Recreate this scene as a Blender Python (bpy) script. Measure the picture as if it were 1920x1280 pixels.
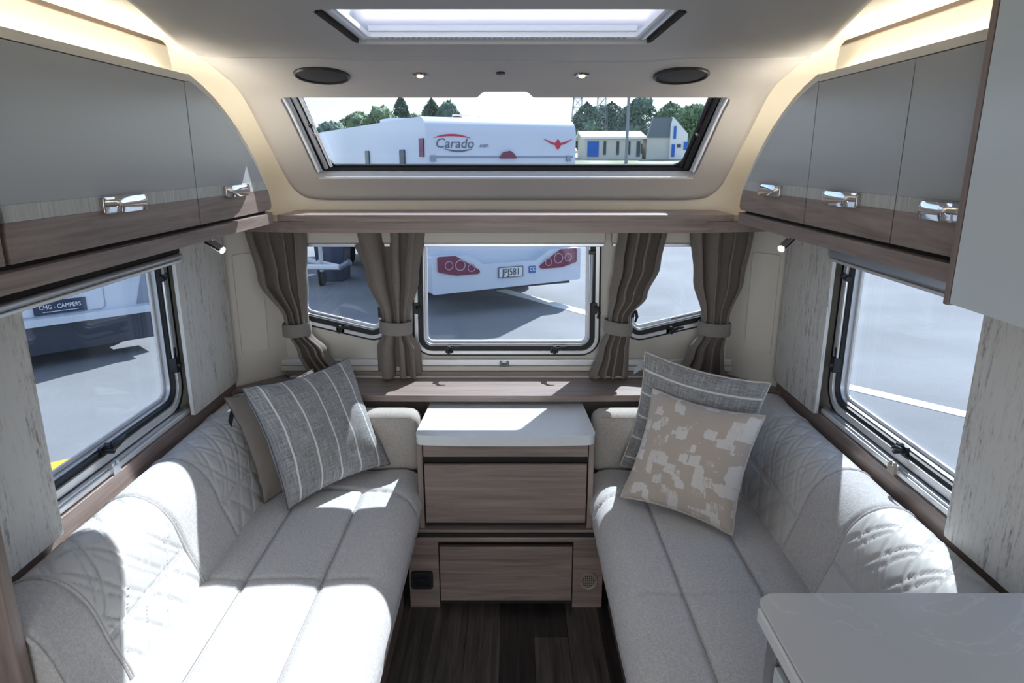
import bpy, bmesh, math, random
from mathutils import Vector, Matrix, noise
from mathutils.geometry import tessellate_polygon

for o in list(bpy.data.objects): bpy.data.objects.remove(o)
SC = bpy.context.scene
COL = SC.collection
PI = math.pi
random.seed(7)

# ------------------------------------------------------------------ camera
cd = bpy.data.cameras.new('camera'); cam = bpy.data.objects.new('camera', cd); COL.objects.link(cam)
cam.location = (0.022, 0.0, 1.6); cam.rotation_euler = (math.radians(75.0), 0, 0)
cd.sensor_fit = 'HORIZONTAL'; cd.sensor_width = 36; cd.lens = 24; cd.clip_start = .02; cd.clip_end = 1000
SC.camera = cam
# ------------------------------------------------------------------ exposure, sky, sun
vs = SC.view_settings
vs.view_transform = 'Standard'; vs.look = 'None'; vs.gamma = 1; vs.exposure = 0.16; vs.use_curve_mapping = False
SUN_AZ, SUN_EL = math.radians(26), math.radians(45)
W = bpy.data.worlds.new('sky'); SC.world = W; W.use_nodes = True
wn = W.node_tree; wn.nodes.clear()
wo = wn.nodes.new('ShaderNodeOutputWorld'); wb = wn.nodes.new('ShaderNodeBackground'); st = wn.nodes.new('ShaderNodeTexSky')
st.sky_type = 'NISHITA'; st.sun_disc = False; st.sun_elevation = SUN_EL; st.sun_rotation = SUN_AZ
st.air_density = 1.0; st.dust_density = 1.2; st.ozone_density = 1.0
hz = wn.nodes.new('ShaderNodeMix'); hz.data_type = 'RGBA'; hz.inputs[0].default_value = .45
hz.inputs[7].default_value = (5.2, 6.0, 7.4, 1)          # thin bright haze over the clear sky
wn.links.new(st.outputs[0], hz.inputs[6]); wn.links.new(hz.outputs[2], wb.inputs[0]); wn.links.new(wb.outputs[0], wo.inputs[0])
wb.inputs[1].default_value = .215
sl = bpy.data.lights.new('sun', 'SUN'); sun = bpy.data.objects.new('sun', sl); COL.objects.link(sun)
sl.energy = 10.2; sl.angle = math.radians(.6); sl.color = (1, .965, .92)
sdir = Vector((math.sin(SUN_AZ)*math.cos(SUN_EL), math.cos(SUN_AZ)*math.cos(SUN_EL), math.sin(SUN_EL)))
sun.rotation_euler = sdir.to_track_quat('Z', 'Y').to_euler(); sun.location = sdir*30
def area(name, loc, rot, sx, sy, power, color):
    l = bpy.data.lights.new(name, 'AREA'); l.shape = 'RECTANGLE'; l.size = sx; l.size_y = sy; l.energy = power; l.color = color
    o = bpy.data.objects.new(name, l); COL.objects.link(o); o.location = loc; o.rotation_euler = rot
    return o
# unseen fill lights added behind the camera to brighten the shaded interior
area('ceiling_fill', (0, -.9, 1.86), (0, 0, 0), .9, .5, 7, (1, .95, .90))
area('rear_fill', (0, -2.55, 1.25), (math.radians(90), 0, 0), 1.5, 1.3, 30, (.90, .945, 1))

# ------------------------------------------------------------------ materials
MATS = {}
def mat(name, col, rough=.5, metal=0.0, spec=.5, **kw):
    m = bpy.data.materials.new(name); m.use_nodes = True; nt = m.node_tree
    b = nt.nodes['Principled BSDF']
    b.inputs['Base Color'].default_value = (*col, 1); b.inputs['Roughness'].default_value = rough
    b.inputs['Metallic'].default_value = metal; b.inputs['Specular IOR Level'].default_value = spec
    for k, v in kw.items(): b.inputs[k].default_value = v
    MATS[name] = m
    return m
def nd(m, t, **kw):
    n = m.node_tree.nodes.new(t)
    for k, v in kw.items():
        if k in n.inputs: n.inputs[k].default_value = v
        else: setattr(n, k, v)
    return n
def lk(m, a, b): m.node_tree.links.new(a, b)
def bs(m): return m.node_tree.nodes['Principled BSDF']
def coords(m, scale, kind='Object'):
    tc = nd(m, 'ShaderNodeTexCoord'); mp = nd(m, 'ShaderNodeMapping'); mp.inputs['Scale'].default_value = scale
    lk(m, tc.outputs[kind], mp.inputs[0]); return mp.outputs[0]
def ramp(m, fac, stops):
    r = nd(m, 'ShaderNodeValToRGB'); e = r.color_ramp.elements
    while len(e) < len(stops): e.new(.5)
    for q, (p, c) in zip(e, stops): q.position = p; q.color = (*c, 1)
    lk(m, fac, r.inputs[0]); return r.outputs[0]
def bump(m, h, strength, dist=.002):
    b = nd(m, 'ShaderNodeBump'); b.inputs['Strength'].default_value = strength; b.inputs['Distance'].default_value = dist
    lk(m, h, b.inputs['Height']); lk(m, b.outputs[0], bs(m).inputs['Normal'])
def wood(name, axis, c0, c1, c2, rough=.42, fine=1.0):
    m = mat(name, c1, rough)
    sc = [22*fine]*3; sc[axis] = 1.3*fine
    v = coords(m, sc)
    n1 = nd(m, 'ShaderNodeTexNoise', Scale=1.6, Detail=6.0, Roughness=.62, Distortion=.9); lk(m, v, n1.inputs['Vector'])
    sc2 = [90*fine]*3; sc2[axis] = 2.5*fine
    v2 = coords(m, sc2)
    n2 = nd(m, 'ShaderNodeTexNoise', Scale=1.5, Detail=3.0); lk(m, v2, n2.inputs['Vector'])
    mx = nd(m, 'ShaderNodeMath', operation='MULTIPLY_ADD'); mx.inputs[1].default_value = .35
    lk(m, n2.outputs[0], mx.inputs[0]); lk(m, n1.outputs[0], mx.inputs[2])
    c = ramp(m, mx.outputs[0], [(.45, c0), (.65, c1), (.9, c2)])
    lk(m, c, bs(m).inputs['Base Color']); bump(m, n2.outputs[0], .12, .001)
    return m
def fabric(name, c0, c1, scale=420, bmp=.5, rough=.95, sheen=.25):
    m = mat(name, c0, rough, spec=.15)
    bs(m).inputs['Sheen Weight'].default_value = sheen
    v = coords(m, (1, 1, 1))
    n = nd(m, 'ShaderNodeTexNoise', Scale=scale, Detail=2.0, Roughness=.6); lk(m, v, n.inputs['Vector'])
    n2 = nd(m, 'ShaderNodeTexNoise', Scale=scale*.3, Detail=3.0); lk(m, v, n2.inputs['Vector'])
    a = nd(m, 'ShaderNodeMath', operation='MULTIPLY_ADD'); a.inputs[1].default_value = .6
    lk(m, n2.outputs[0], a.inputs[0]); lk(m, n.outputs[0], a.inputs[2])
    lk(m, ramp(m, a.outputs[0], [(.55, c0), (1.0, c1)]), bs(m).inputs['Base Color'])
    bump(m, n.outputs[0], bmp, .0015); return m

TA = ((.165, .124, .108), (.245, .187, .164), (.335, .262, .232))
wood('wood_x', 0, *TA); wood('wood_y', 1, *TA); wood('wood_z', 2, *TA)
wood('oak_stripe', 2, (.36, .36, .34), (.47, .47, .44), (.58, .57, .54), .5, 2.2)
wood('floor_wood', 1, (.026, .022, .021), (.070, .060, .055), (.14, .118, .105), .36)
wood('floor_wood_dark', 1, (.010, .009, .009), (.024, .021, .020), (.05, .042, .038), .38)
mat('cream', (.66, .62, .55), .55); mat('ceiling_white', (.40, .39, .39), .5); mat('shell_cream', (.74, .70, .62), .55)
mat('door_grey', (.40, .415, .42), .28, spec=.5); mat('white_gloss', (.68, .75, .78), .22)
mat('chrome', (.82, .82, .84), .08, 1.0); mat('dark_chrome', (.42, .40, .40), .12, 1.0)
mat('alu', (.62, .64, .67), .32, .85); mat('alu_bright', (.86, .87, .88), .3, .4)
mat('rubber', (.012, .012, .014), .55); mat('black_plastic', (.014, .015, .018), .38); mat('dark_gap', (.02, .015, .014), .9)
mat('joint_grey', (.10, .095, .09), .8); mat('brown_gap_shade', (.09, .065, .05), .8)
mat('pvc_white', (.82, .83, .86), .4); mat('pvc_cream', (.60, .56, .49), .5)
mat('speaker_mesh', (.02, .022, .028), .7); mat('socket_black', (.01, .012, .02), .3)
mat('vent_beige', (.36, .30, .25), .5)
fabric('seat_fabric', (.42, .41, .41), (.66, .645, .635), 480, .8)
fabric('back_fabric', (.44, .43, .43), (.64, .62, .61), 380, .8)
fabric('bolster_fabric', (.34, .31, .28), (.50, .46, .42), 520, .6)
fabric('curtain_cloth', (.165, .138, .118), (.24, .207, .18), 900, .15, .75, .15)
fabric('tie_cloth', (.20, .18, .165), (.28, .255, .235), 900, .15, .75, .15)
m = mat('quilt_leather', (.60, .59, .575), .48)
v = coords(m, (1, 1, 1)); n = nd(m, 'ShaderNodeTexNoise', Scale=900.0, Detail=2.0); lk(m, v, n.inputs['Vector']); bump(m, n.outputs[0], .15, .0006)
mat('stitch', (.30, .29, .28), .9)
# distressed blind fabric: pale ground with broken dark vertical streaks
m = mat('blind_fabric', (.6, .6, .58), .8, spec=.2)
v = coords(m, (75, 75, 9)); n = nd(m, 'ShaderNodeTexNoise', Scale=1.0, Detail=8.0, Roughness=.75); lk(m, v, n.inputs['Vector'])
v2 = coords(m, (14, 14, 2.0)); n2 = nd(m, 'ShaderNodeTexNoise', Scale=1.0, Detail=3.0); lk(m, v2, n2.inputs['Vector'])
v3 = coords(m, (150, 150, 60)); n3 = nd(m, 'ShaderNodeTexNoise', Scale=1.0, Detail=2.0); lk(m, v3, n3.inputs['Vector'])
a = nd(m, 'ShaderNodeMath', operation='MULTIPLY_ADD'); a.inputs[1].default_value = .40; lk(m, n2.outputs[0], a.inputs[0]); lk(m, n.outputs[0], a.inputs[2])
a2 = nd(m, 'ShaderNodeMath', operation='MULTIPLY_ADD'); a2.inputs[1].default_value = .30; lk(m, n3.outputs[0], a2.inputs[0]); lk(m, a.outputs[0], a2.inputs[2])
lk(m, ramp(m, a2.outputs[0], [(.62, (.22, .21, .21)), (.70, (.42, .41, .40)), (.78, (.66, .65, .63)), (.88, (.74, .735, .71))]), bs(m).inputs['Base Color'])
bump(m, a.outputs[0], .2, .001)
# stone worktops
def stone(name, base, vein, rough, amt):
    m = mat(name, base, rough)
    v = coords(m, (1, 1, 1)); n = nd(m, 'ShaderNodeTexNoise', Scale=2.6, Detail=5.0, Distortion=2.2); lk(m, v, n.inputs['Vector'])
    s = nd(m, 'ShaderNodeMath', operation='SUBTRACT'); s.inputs[1].default_value = .5; lk(m, n.outputs[0], s.inputs[0])
    b = nd(m, 'ShaderNodeMath', operation='ABSOLUTE'); lk(m, s.outputs[0], b.inputs[0])
    lk(m, ramp(m, b.outputs[0], [(0.0, vein), (amt, base)]), bs(m).inputs['Base Color'])
    return m
stone('worktop_stone', (.62, .63, .65), (.70, .705, .72), .26, .006)
stone('chest_stone', (.72, .75, .76), (.70, .73, .74), .30, .02)
# pillows (UV based weave)
def uvn(m):
    return nd(m, 'ShaderNodeUVMap').outputs[0]
def striped(name, ax=0):
    m = mat(name, (.3, .3, .3), .95, spec=.1); bs(m).inputs['Sheen Weight'].default_value = .2
    u = uvn(m); sp = nd(m, 'ShaderNodeSeparateXYZ'); lk(m, u, sp.inputs[0])
    f = nd(m, 'ShaderNodeMath', operation='MULTIPLY'); f.inputs[1].default_value = 5.2; lk(m, sp.outputs[ax], f.inputs[0])
    fr = nd(m, 'ShaderNodeMath', operation='FRACT'); lk(m, f.outputs[0], fr.inputs[0])
    ln = nd(m, 'ShaderNodeMath', operation='COMPARE'); ln.inputs[1].default_value = .5; ln.inputs[2].default_value = .038; lk(m, fr.outputs[0], ln.inputs[0])
    def nz(sx, sy, det):
        mp = nd(m, 'ShaderNodeMapping'); mp.inputs['Scale'].default_value = (sx, sy, 1); lk(m, u, mp.inputs[0])
        n = nd(m, 'ShaderNodeTexNoise', Scale=1.0, Detail=det, Roughness=.7); lk(m, mp.outputs[0], n.inputs['Vector']); return n.outputs[0]
    ad = nd(m, 'ShaderNodeMath', operation='ADD'); lk(m, nz(140, 7, 3.0), ad.inputs[0]); lk(m, nz(7, 140, 3.0), ad.inputs[1])
    r2 = nd(m, 'ShaderNodeMath', operation='MULTIPLY'); r2.inputs[1].default_value = .5; lk(m, ad.outputs[0], r2.inputs[0])
    base = ramp(m, r2.outputs[0], [(.36, (.14, .14, .15)), (.5, (.285, .285, .285)), (.64, (.47, .465, .455))])
    mx = nd(m, 'ShaderNodeMix', data_type='RGBA'); lk(m, ln.outputs[0], mx.inputs[0]); lk(m, base, mx.inputs[6]); mx.inputs[7].default_value = (.70, .69, .67, 1)
    lk(m, mx.outputs[2], bs(m).inputs['Base Color']); bump(m, ad.outputs[0], .4, .001)
striped('pillow_striped'); striped('pillow_striped_r', 1)
m = mat('pillow_champagne', (.4, .36, .32), .5, spec=.4); bs(m).inputs['Sheen Weight'].default_value = .3
u = uvn(m)
def cnoise(m, u, sx, sy, det=3.0, seed=0):
    mp = nd(m, 'ShaderNodeMapping'); mp.inputs['Scale'].default_value = (sx, sy, 1); mp.inputs['Location'].default_value = (seed, seed*.7, 0); lk(m, u, mp.inputs[0])
    n = nd(m, 'ShaderNodeTexNoise', Scale=1.0, Detail=det, Roughness=.8); lk(m, mp.outputs[0], n.inputs['Vector']); return n.outputs[0]
vo = nd(m, 'ShaderNodeTexVoronoi', distance='CHEBYCHEV'); vo.inputs['Scale'].default_value = 11.0; vo.inputs['Randomness'].default_value = .7; lk(m, u, vo.inputs['Vector'])
sv = nd(m, 'ShaderNodeSeparateXYZ'); lk(m, vo.outputs['Color'], sv.inputs[0])
a = nd(m, 'ShaderNodeMath', operation='MULTIPLY_ADD'); a.inputs[1].default_value = .9; lk(m, cnoise(m, u, 70, 16, 4.0, 3), a.inputs[0]); lk(m, sv.outputs[0], a.inputs[2])
a.inputs[1].default_value = .8
s2 = nd(m, 'ShaderNodeMath', operation='MULTIPLY'); s2.inputs[1].default_value = .82; lk(m, a.outputs[0], s2.inputs[0])
lk(m, ramp(m, s2.outputs[0], [(.87, (.50, .43, .37)), (.93, (.70, .67, .64))]), bs(m).inputs['Base Color'])
bump(m, cnoise(m, u, 160, 160), .25, .001)
mat('piping_champagne', (.56, .51, .46), .6); mat('piping_dark', (.10, .095, .09), .8); mat('pillow_brown', (.22, .19, .165), .8)
mat('tag_dark', (.02, .025, .035), .5); mat('tag_grey', (.27, .30, .33), .5)
def emit(name, col, s):
    m = bpy.data.materials.new(name); m.use_nodes = True; nt = m.node_tree; nt.nodes.clear()
    o = nt.nodes.new('ShaderNodeOutputMaterial'); e = nt.nodes.new('ShaderNodeEmission'); e.inputs[0].default_value = (*col, 1); e.inputs[1].default_value = s
    nt.links.new(e.outputs[0], o.inputs[0]); MATS[name] = m
emit('led_warm', (1, .92, .76), 40); emit('bulb_warm', (1, .78, .42), 9)
def glass(name, tint, rough=0.0):
    m = bpy.data.materials.new(name); m.use_nodes = True; nt = m.node_tree; nt.nodes.clear()
    o = nt.nodes.new('ShaderNodeOutputMaterial'); t = nt.nodes.new('ShaderNodeBsdfTransparent'); g = nt.nodes.new('ShaderNodeBsdfGlossy')
    f = nt.nodes.new('ShaderNodeLayerWeight'); p = nt.nodes.new('ShaderNodeMath'); q = nt.nodes.new('ShaderNodeMath'); mx = nt.nodes.new('ShaderNodeMixShader')
    f.inputs[0].default_value = .5; p.operation = 'POWER'; p.inputs[1].default_value = 5.0; q.operation = 'MULTIPLY_ADD'; q.inputs[1].default_value = .7; q.inputs[2].default_value = .03
    t.inputs[0].default_value = (*tint, 1); g.inputs['Roughness'].default_value = rough
    nt.links.new(f.outputs['Facing'], p.inputs[0]); nt.links.new(p.outputs[0], q.inputs[0]); nt.links.new(q.outputs[0], mx.inputs[0])
    nt.links.new(t.outputs[0], mx.inputs[1]); nt.links.new(g.outputs[0], mx.inputs[2]); nt.links.new(mx.outputs[0], o.inputs[0])
    MATS[name] = m
glass('acrylic', (.80, .86, .92)); glass('acrylic_clear', (.84, .89, .94))
m = bpy.data.materials.new('hatch_white'); m.use_nodes = True; nt = m.node_tree; b = nt.nodes['Principled BSDF']; b.inputs['Base Color'].default_value = (.85, .85, .88, 1); b.inputs['Roughness'].default_value = .5
tr = nt.nodes.new('ShaderNodeBsdfTranslucent'); tr.inputs[0].default_value = (.85, .85, .9, 1); mx = nt.nodes.new('ShaderNodeMixShader'); mx.inputs[0].default_value = .5
nt.links.new(b.outputs[0], mx.inputs[1]); nt.links.new(tr.outputs[0], mx.inputs[2]); nt.links.new(mx.outputs[0], nt.nodes['Material Output'].inputs[0]); MATS['hatch_white'] = m
# outdoors
m = mat('asphalt', (.2, .2, .21), .9)
v = coords(m, (1, 1, 1)); n = nd(m, 'ShaderNodeTexNoise', Scale=60.0, Detail=4.0); lk(m, v, n.inputs['Vector'])
n2 = nd(m, 'ShaderNodeTexNoise', Scale=.7, Detail=5.0); lk(m, v, n2.inputs['Vector'])
a = nd(m, 'ShaderNodeMath', operation='MULTIPLY_ADD'); a.inputs[1].default_value = .35; lk(m, n.outputs[0], a.inputs[0]); lk(m, n2.outputs[0], a.inputs[2])
lk(m, ramp(m, a.outputs[0], [(.45, (.165, .168, .176)), (.9, (.235, .238, .247))]), bs(m).inputs['Base Color'])
m = mat('verge', (.30, .31, .22), .95)
v = coords(m, (1, 1, 1)); n = nd(m, 'ShaderNodeTexNoise', Scale=.35, Detail=5.0); lk(m, v, n.inputs['Vector'])
lk(m, ramp(m, n.outputs[0], [(.4, (.22, .25, .15)), (.65, (.42, .41, .33))]), bs(m).inputs['Base Color'])
mat('road_paint', (.80, .80, .78), .7); mat('yellow_paint', (.75, .46, .03), .7)
mat('van_white', (.60, .64, .71), .28); mat('van_seam', (.25, .29, .36), .5); mat('van_dark', (.03, .04, .06), .5)
mat('tail_red', (.17, .02, .06), .25); mat('lens_ring', (.45, .30, .36), .3); mat('plate_white', (.70, .71, .72), .5); mat('print_black', (.015, .015, .02), .6)
mat('print_navy', (.022, .035, .075), .5); mat('print_white', (.85, .86, .88), .6); mat('print_blue', (.05, .14, .38), .5); mat('print_red', (.55, .03, .06), .5); mat('print_grey', (.12, .13, .17), .5)
mat('tyre', (.012, .012, .014), .8); mat('house_cream', (.62, .60, .54), .8); mat('house_white', (.8, .8, .8), .8); mat('house_roof_grey', (.16, .19, .22), .8); mat('house_blue', (.02, .13, .50), .5); mat('house_window', (.05, .06, .08), .3)
mat('steel', (.22, .24, .27), .5, .5); mat('bark', (.10, .07, .05), .9)
m = mat('leaf_green', (.08, .15, .05), .8)
v = coords(m, (1, 1, 1)); n = nd(m, 'ShaderNodeTexNoise', Scale=1.4, Detail=6.0, Roughness=.7); lk(m, v, n.inputs['Vector'])
lk(m, ramp(m, n.outputs[0], [(.35, (.09, .15, .09)), (.65, (.22, .32, .17))]), bs(m).inputs['Base Color'])
m = mat('leaf_dark', (.05, .11, .05), .8)
v = coords(m, (1, 1, 1)); n = nd(m, 'ShaderNodeTexNoise', Scale=1.4, Detail=6.0, Roughness=.7); lk(m, v, n.inputs['Vector'])
lk(m, ramp(m, n.outputs[0], [(.35, (.065, .12, .10)), (.65, (.15, .23, .17))]), bs(m).inputs['Base Color'])

# ------------------------------------------------------------------ mesh helpers
def wloc(o):
    p = Vector(o.location)
    while o.parent: o = o.parent; p = p + Vector(o.location)
    return p
class MB:
    def __init__(s): s.v = []; s.f = []; s.uv = None
    def add(s, vs, fs):
        k = len(s.v); s.v += [tuple(q) for q in vs]; s.f += [tuple(i+k for i in f) for f in fs]; return s
    def box(s, x0, x1, y0, y1, z0, z1):
        vs = [(x, y, z) for x in (x0, x1) for y in (y0, y1) for z in (z0, z1)]
        return s.add(vs, [(0,1,3,2), (4,6,7,5), (0,4,5,1), (2,3,7,6), (0,2,6,4), (1,5,7,3)])
    def obox(s, M, hx, hy, hz):
        vs = [M @ Vector((x, y, z)) for x in (-hx, hx) for y in (-hy, hy) for z in (-hz, hz)]
        return s.add(vs, [(0,1,3,2), (4,6,7,5), (0,4,5,1), (2,3,7,6), (0,2,6,4), (1,5,7,3)])
    def tube(s, path, r, n=8, closed=False, caps=True):
        path = [Vector(p) for p in path]; N = len(path); rr = r if isinstance(r, (list, tuple)) else [r]*N
        vs = []; up = None
        for i, p in enumerate(path):
            a = path[(i-1) % N] if closed or i > 0 else p; b = path[(i+1) % N] if closed or i < N-1 else p
            t = (b-a).normalized()
            if up is None or abs(t.dot(up)) > .99: up = Vector((0, 0, 1)) if abs(t.z) < .9 else Vector((1, 0, 0))
            e = (up - t*up.dot(t)).normalized(); g = t.cross(e); up = e
            for k in range(n):
                q = 2*PI*k/n; vs.append(p + (e*math.cos(q) + g*math.sin(q))*rr[i])
        fs = []
        for i in range(N if closed else N-1):
            for k in range(n):
                a = i*n+k; b = i*n+(k+1) % n; c = ((i+1) % N)*n+(k+1) % n; d = ((i+1) % N)*n+k
                fs.append((a, b, c, d))
        if caps and not closed: fs += [tuple(range(n)), tuple(range((N-1)*n, N*n))]
        return s.add(vs, fs)
    def lathe(s, M, prof, n=20):                         # prof: (r, h) along local z
        vs = []; fs = []
        for r, h in prof:
            for k in range(n): q = 2*PI*k/n; vs.append(M @ Vector((r*math.cos(q), r*math.sin(q), h)))
        for i in range(len(prof)-1):
            for k in range(n): fs.append((i*n+k, i*n+(k+1) % n, (i+1)*n+(k+1) % n, (i+1)*n+k))
        if prof[0][0] > 1e-6: fs.append(tuple(range(n)))
        if prof[-1][0] > 1e-6: fs.append(tuple(range((len(prof)-1)*n, len(prof)*n)))
        return s.add(vs, fs)
    def grid(s, nu, nv, fn, closeu=False):
        vs = [fn(i, j) for i in range(nu) for j in range(nv)]
        fs = []
        for i in range(nu if closeu else nu-1):
            for j in range(nv-1):
                fs.append((i*nv+j, ((i+1) % nu)*nv+j, ((i+1) % nu)*nv+j+1, i*nv+j+1))
        return s.add(vs, fs)
    def plate(s, outer, holes, d0, d1, fn, cuts=(), open_rim=False):
        loops = [outer]+list(holes)
        polys = [[Vector((a, b, 0)) for a, b in l] for l in loops]
        flat = [p for l in polys for p in l]
        bm = bmesh.new(); bv = [bm.verts.new(p) for p in flat]
        for t in tessellate_polygon(polys):
            try: bm.faces.new([bv[i] for i in t])
            except ValueError: pass
        for ax, val in cuts:
            no = Vector((1, 0, 0)) if ax == 0 else Vector((0, 1, 0))
            bmesh.ops.bisect_plane(bm, geom=bm.verts[:]+bm.edges[:]+bm.faces[:], plane_co=no*val, plane_no=no, dist=1e-6)
        bm.verts.index_update(); n = len(bm.verts)
        vs = [fn(q.co.x, q.co.y, d0) for q in bm.verts]+[fn(q.co.x, q.co.y, d1) for q in bm.verts]
        fs = []
        for f in bm.faces:
            ii = [q.index for q in f.verts]; fs.append(tuple(ii)); fs.append(tuple(i+n for i in reversed(ii)))
        if open_rim: ro = resample(outer, .01); rh = [p for h in holes for p in resample(h, .01)]
        for e in bm.edges:
            if open_rim and len(e.link_faces) == 1:
                mid = (e.verts[0].co+e.verts[1].co)/2
                if min(math.dist(p, (mid.x, mid.y)) for p in ro) < min(math.dist(p, (mid.x, mid.y)) for p in rh): continue
            if len(e.link_faces) == 1:
                a, b = e.verts[0].index, e.verts[1].index; fs.append((a, b, b+n, a+n))
        bm.free()
        return s.add(vs, fs)
    def build(s, name, m, parent=None, smooth=False, bevel=0, origin=None, kind=None, autos=40, seg=2, weld=True):
        me = bpy.data.meshes.new(name)
        if parent is not None: org = wloc(parent)
        elif origin is not None: org = Vector(origin)
        else:
            xs = [q[0] for q in s.v]; ys = [q[1] for q in s.v]; zs = [q[2] for q in s.v]
            org = Vector(((min(xs)+max(xs))/2, (min(ys)+max(ys))/2, min(zs)))
        me.from_pydata([(q[0]-org.x, q[1]-org.y, q[2]-org.z) for q in s.v], [], s.f)
        if s.uv is not None:
            ul = me.uv_layers.new(name='UVMap')
            for lp in me.loops: ul.data[lp.index].uv = s.uv[lp.vertex_index]
        bm = bmesh.new(); bm.from_mesh(me)
        if weld and s.uv is None: bmesh.ops.remove_doubles(bm, verts=bm.verts, dist=1e-6)
        bmesh.ops.recalc_face_normals(bm, faces=bm.faces); bm.to_mesh(me); bm.free()
        me.materials.append(MATS[m])
        o = bpy.data.objects.new(name, me); COL.objects.link(o)
        if parent is not None: o.parent = parent
        else: o.location = org
        if smooth:
            me.polygons.foreach_set('use_smooth', [True]*len(me.polygons))
            if autos < 180:
                me.set_sharp_from_angle(angle=math.radians(autos))
        if bevel:
            b = o.modifiers.new('bevel', 'BEVEL'); b.width = bevel; b.segments = seg; b.limit_method = 'ANGLE'; b.angle_limit = math.radians(40)
            me.polygons.foreach_set('use_smooth', [True]*len(me.polygons)); b.harden_normals = True
        if kind: o['kind'] = kind
        return o
def thing(name, label, cat, loc=(0, 0, 0), group=None):
    o = bpy.data.objects.new(name, None); COL.objects.link(o); o.location = loc; o.empty_display_size = .05
    return tag(o, label, cat, group)
def tag(o, label, cat, group=None):
    o['label'] = label; o['category'] = cat
    if group: o['group'] = group
    return o
def struct(o, label=None):
    o['kind'] = 'structure'
    if label: o['label'] = label
    return o
def snode(name, loc, label=None):
    o = bpy.data.objects.new(name, None); COL.objects.link(o); o.location = loc; o.empty_display_size = .05
    return struct(o, label)
def bx(name, m, x0, x1, y0, y1, z0, z1, parent=None, bevel=.002, seg=2):
    return MB().box(min(x0, x1), max(x0, x1), min(y0, y1), max(y0, y1), min(z0, z1), max(z0, z1)).build(name, m, parent, bevel=bevel, seg=seg)
def rp(pts, r, n=5):
    out = []; N = len(pts)
    for i in range(N):
        p = Vector(pts[i]); a = (Vector(pts[i-1])-p); b = (Vector(pts[(i+1) % N])-p)
        rad = r[i] if isinstance(r, (list, tuple)) else r
        if rad <= 1e-5: out.append(tuple(p)); continue
        la, lb = a.length, b.length; a.normalize(); b.normalize()
        ang = math.acos(max(-1, min(1, a.dot(b)))); t = min(rad/math.tan(ang/2), la*.499, lb*.499); rr = t*math.tan(ang/2)
        c = p+(a+b).normalized()*(rr/math.sin(ang/2)); s0 = p+a*t-c; s1 = p+b*t-c
        an0 = math.atan2(s0.y, s0.x); an1 = math.atan2(s1.y, s1.x); d = (an1-an0+PI) % (2*PI)-PI
        for k in range(n+1): q = an0+d*k/n; out.append((c.x+rr*math.cos(q), c.y+rr*math.sin(q)))
    return out
def inset(pts, d):
    N = len(pts); A = sum(pts[i][0]*pts[(i+1) % N][1]-pts[(i+1) % N][0]*pts[i][1] for i in range(N)); sg = 1 if A > 0 else -1
    ds = d if isinstance(d, (list, tuple)) else [d]*N
    L = []
    for i in range(N):
        p = Vector(pts[i]); q = Vector(pts[(i+1) % N]); t = (q-p).normalized(); nrm = Vector((-t.y, t.x))*sg
        L.append((p+nrm*ds[i], t))
    out = []
    for i in range(N):
        p1, t1 = L[i-1]; p2, t2 = L[i]; cr = t1.x*t2.y-t1.y*t2.x
        k = ((p2-p1).x*t2.y-(p2-p1).y*t2.x)/cr; out.append(tuple(p1+t1*k))
    return out
def resample(pts, step):
    out = []
    for i, p in enumerate(pts):
        q = pts[(i+1) % len(pts)]; L = math.dist(p, q); n = max(1, int(L/step))
        for k in range(n): out.append((p[0]+(q[0]-p[0])*k/n, p[1]+(q[1]-p[1])*k/n))
    return out
def text_mb(s, size, fn, depth=.002, align='CENTER'):
    """flat lettering turned into solid mesh; fn maps (a, b, d) to the world"""
    c = bpy.data.curves.new('lettering', 'FONT'); c.body = s; c.size = size; c.align_x = align; c.align_y = 'CENTER'; c.extrude = .5; c.resolution_u = 3
    o = bpy.data.objects.new('lettering', c); COL.objects.link(o); bpy.context.view_layer.update()
    me = bpy.data.meshes.new_from_object(o.evaluated_get(bpy.context.evaluated_depsgraph_get()))
    mb = MB(); mb.add([fn(q.co.x, q.co.y, -q.co.z*depth) for q in me.vertices], [tuple(p.vertices) for p in me.polygons])
    bpy.data.objects.remove(o); bpy.data.meshes.remove(me); bpy.data.curves.remove(c)
    return mb

# ================================================================== THE SHELL
FL, WX, YB = 0.0, 1.09, -2.6
# ceiling profile (y, z), interior side, smoothed; d > 0 lies further out
PR = [(YB, 1.868), (1.90, 1.868), (2.06, 1.864), (2.22, 1.838), (2.33, 1.819), (2.405, 1.775), (2.495, 1.668), (2.595, 1.545), (2.632, 1.497), (2.650, 1.455), (2.655, 1.38)]
for _ in range(2):
    q = [PR[0]]
    for a, b in zip(PR, PR[1:]):
        q += [(a[0]*.75+b[0]*.25, a[1]*.75+b[1]*.25), (a[0]*.25+b[0]*.75, a[1]*.25+b[1]*.75)]
    PR = q+[PR[-1]]
PS = [0.0]
for a, b in zip(PR, PR[1:]): PS.append(PS[-1]+math.dist(a, b))
def prof(s):
    for i in range(len(PS)-1):
        if s <= PS[i+1] or i == len(PS)-2:
            t = (s-PS[i])/(PS[i+1]-PS[i]); a, b = PR[i], PR[i+1]
            y = a[0]+(b[0]-a[0])*t; z = a[1]+(b[1]-a[1])*t; L = math.dist(a, b); ty, tz = (b[0]-a[0])/L, (b[1]-a[1])/L
            return y, z, -tz, ty                        # outward normal (ny, nz)
def sof(y):                                              # arc length at depth y (monotonic)
    for i in range(len(PS)-1):
        if PR[i+1][0] >= y:
            t = (y-PR[i][0])/(PR[i+1][0]-PR[i][0]); return PS[i]+(PS[i+1]-PS[i])*t
    return PS[-1]
def roof(x, s, d):
    y, z, ny, nz = prof(s); return (x, y+ny*d, z+nz*d)
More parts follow.
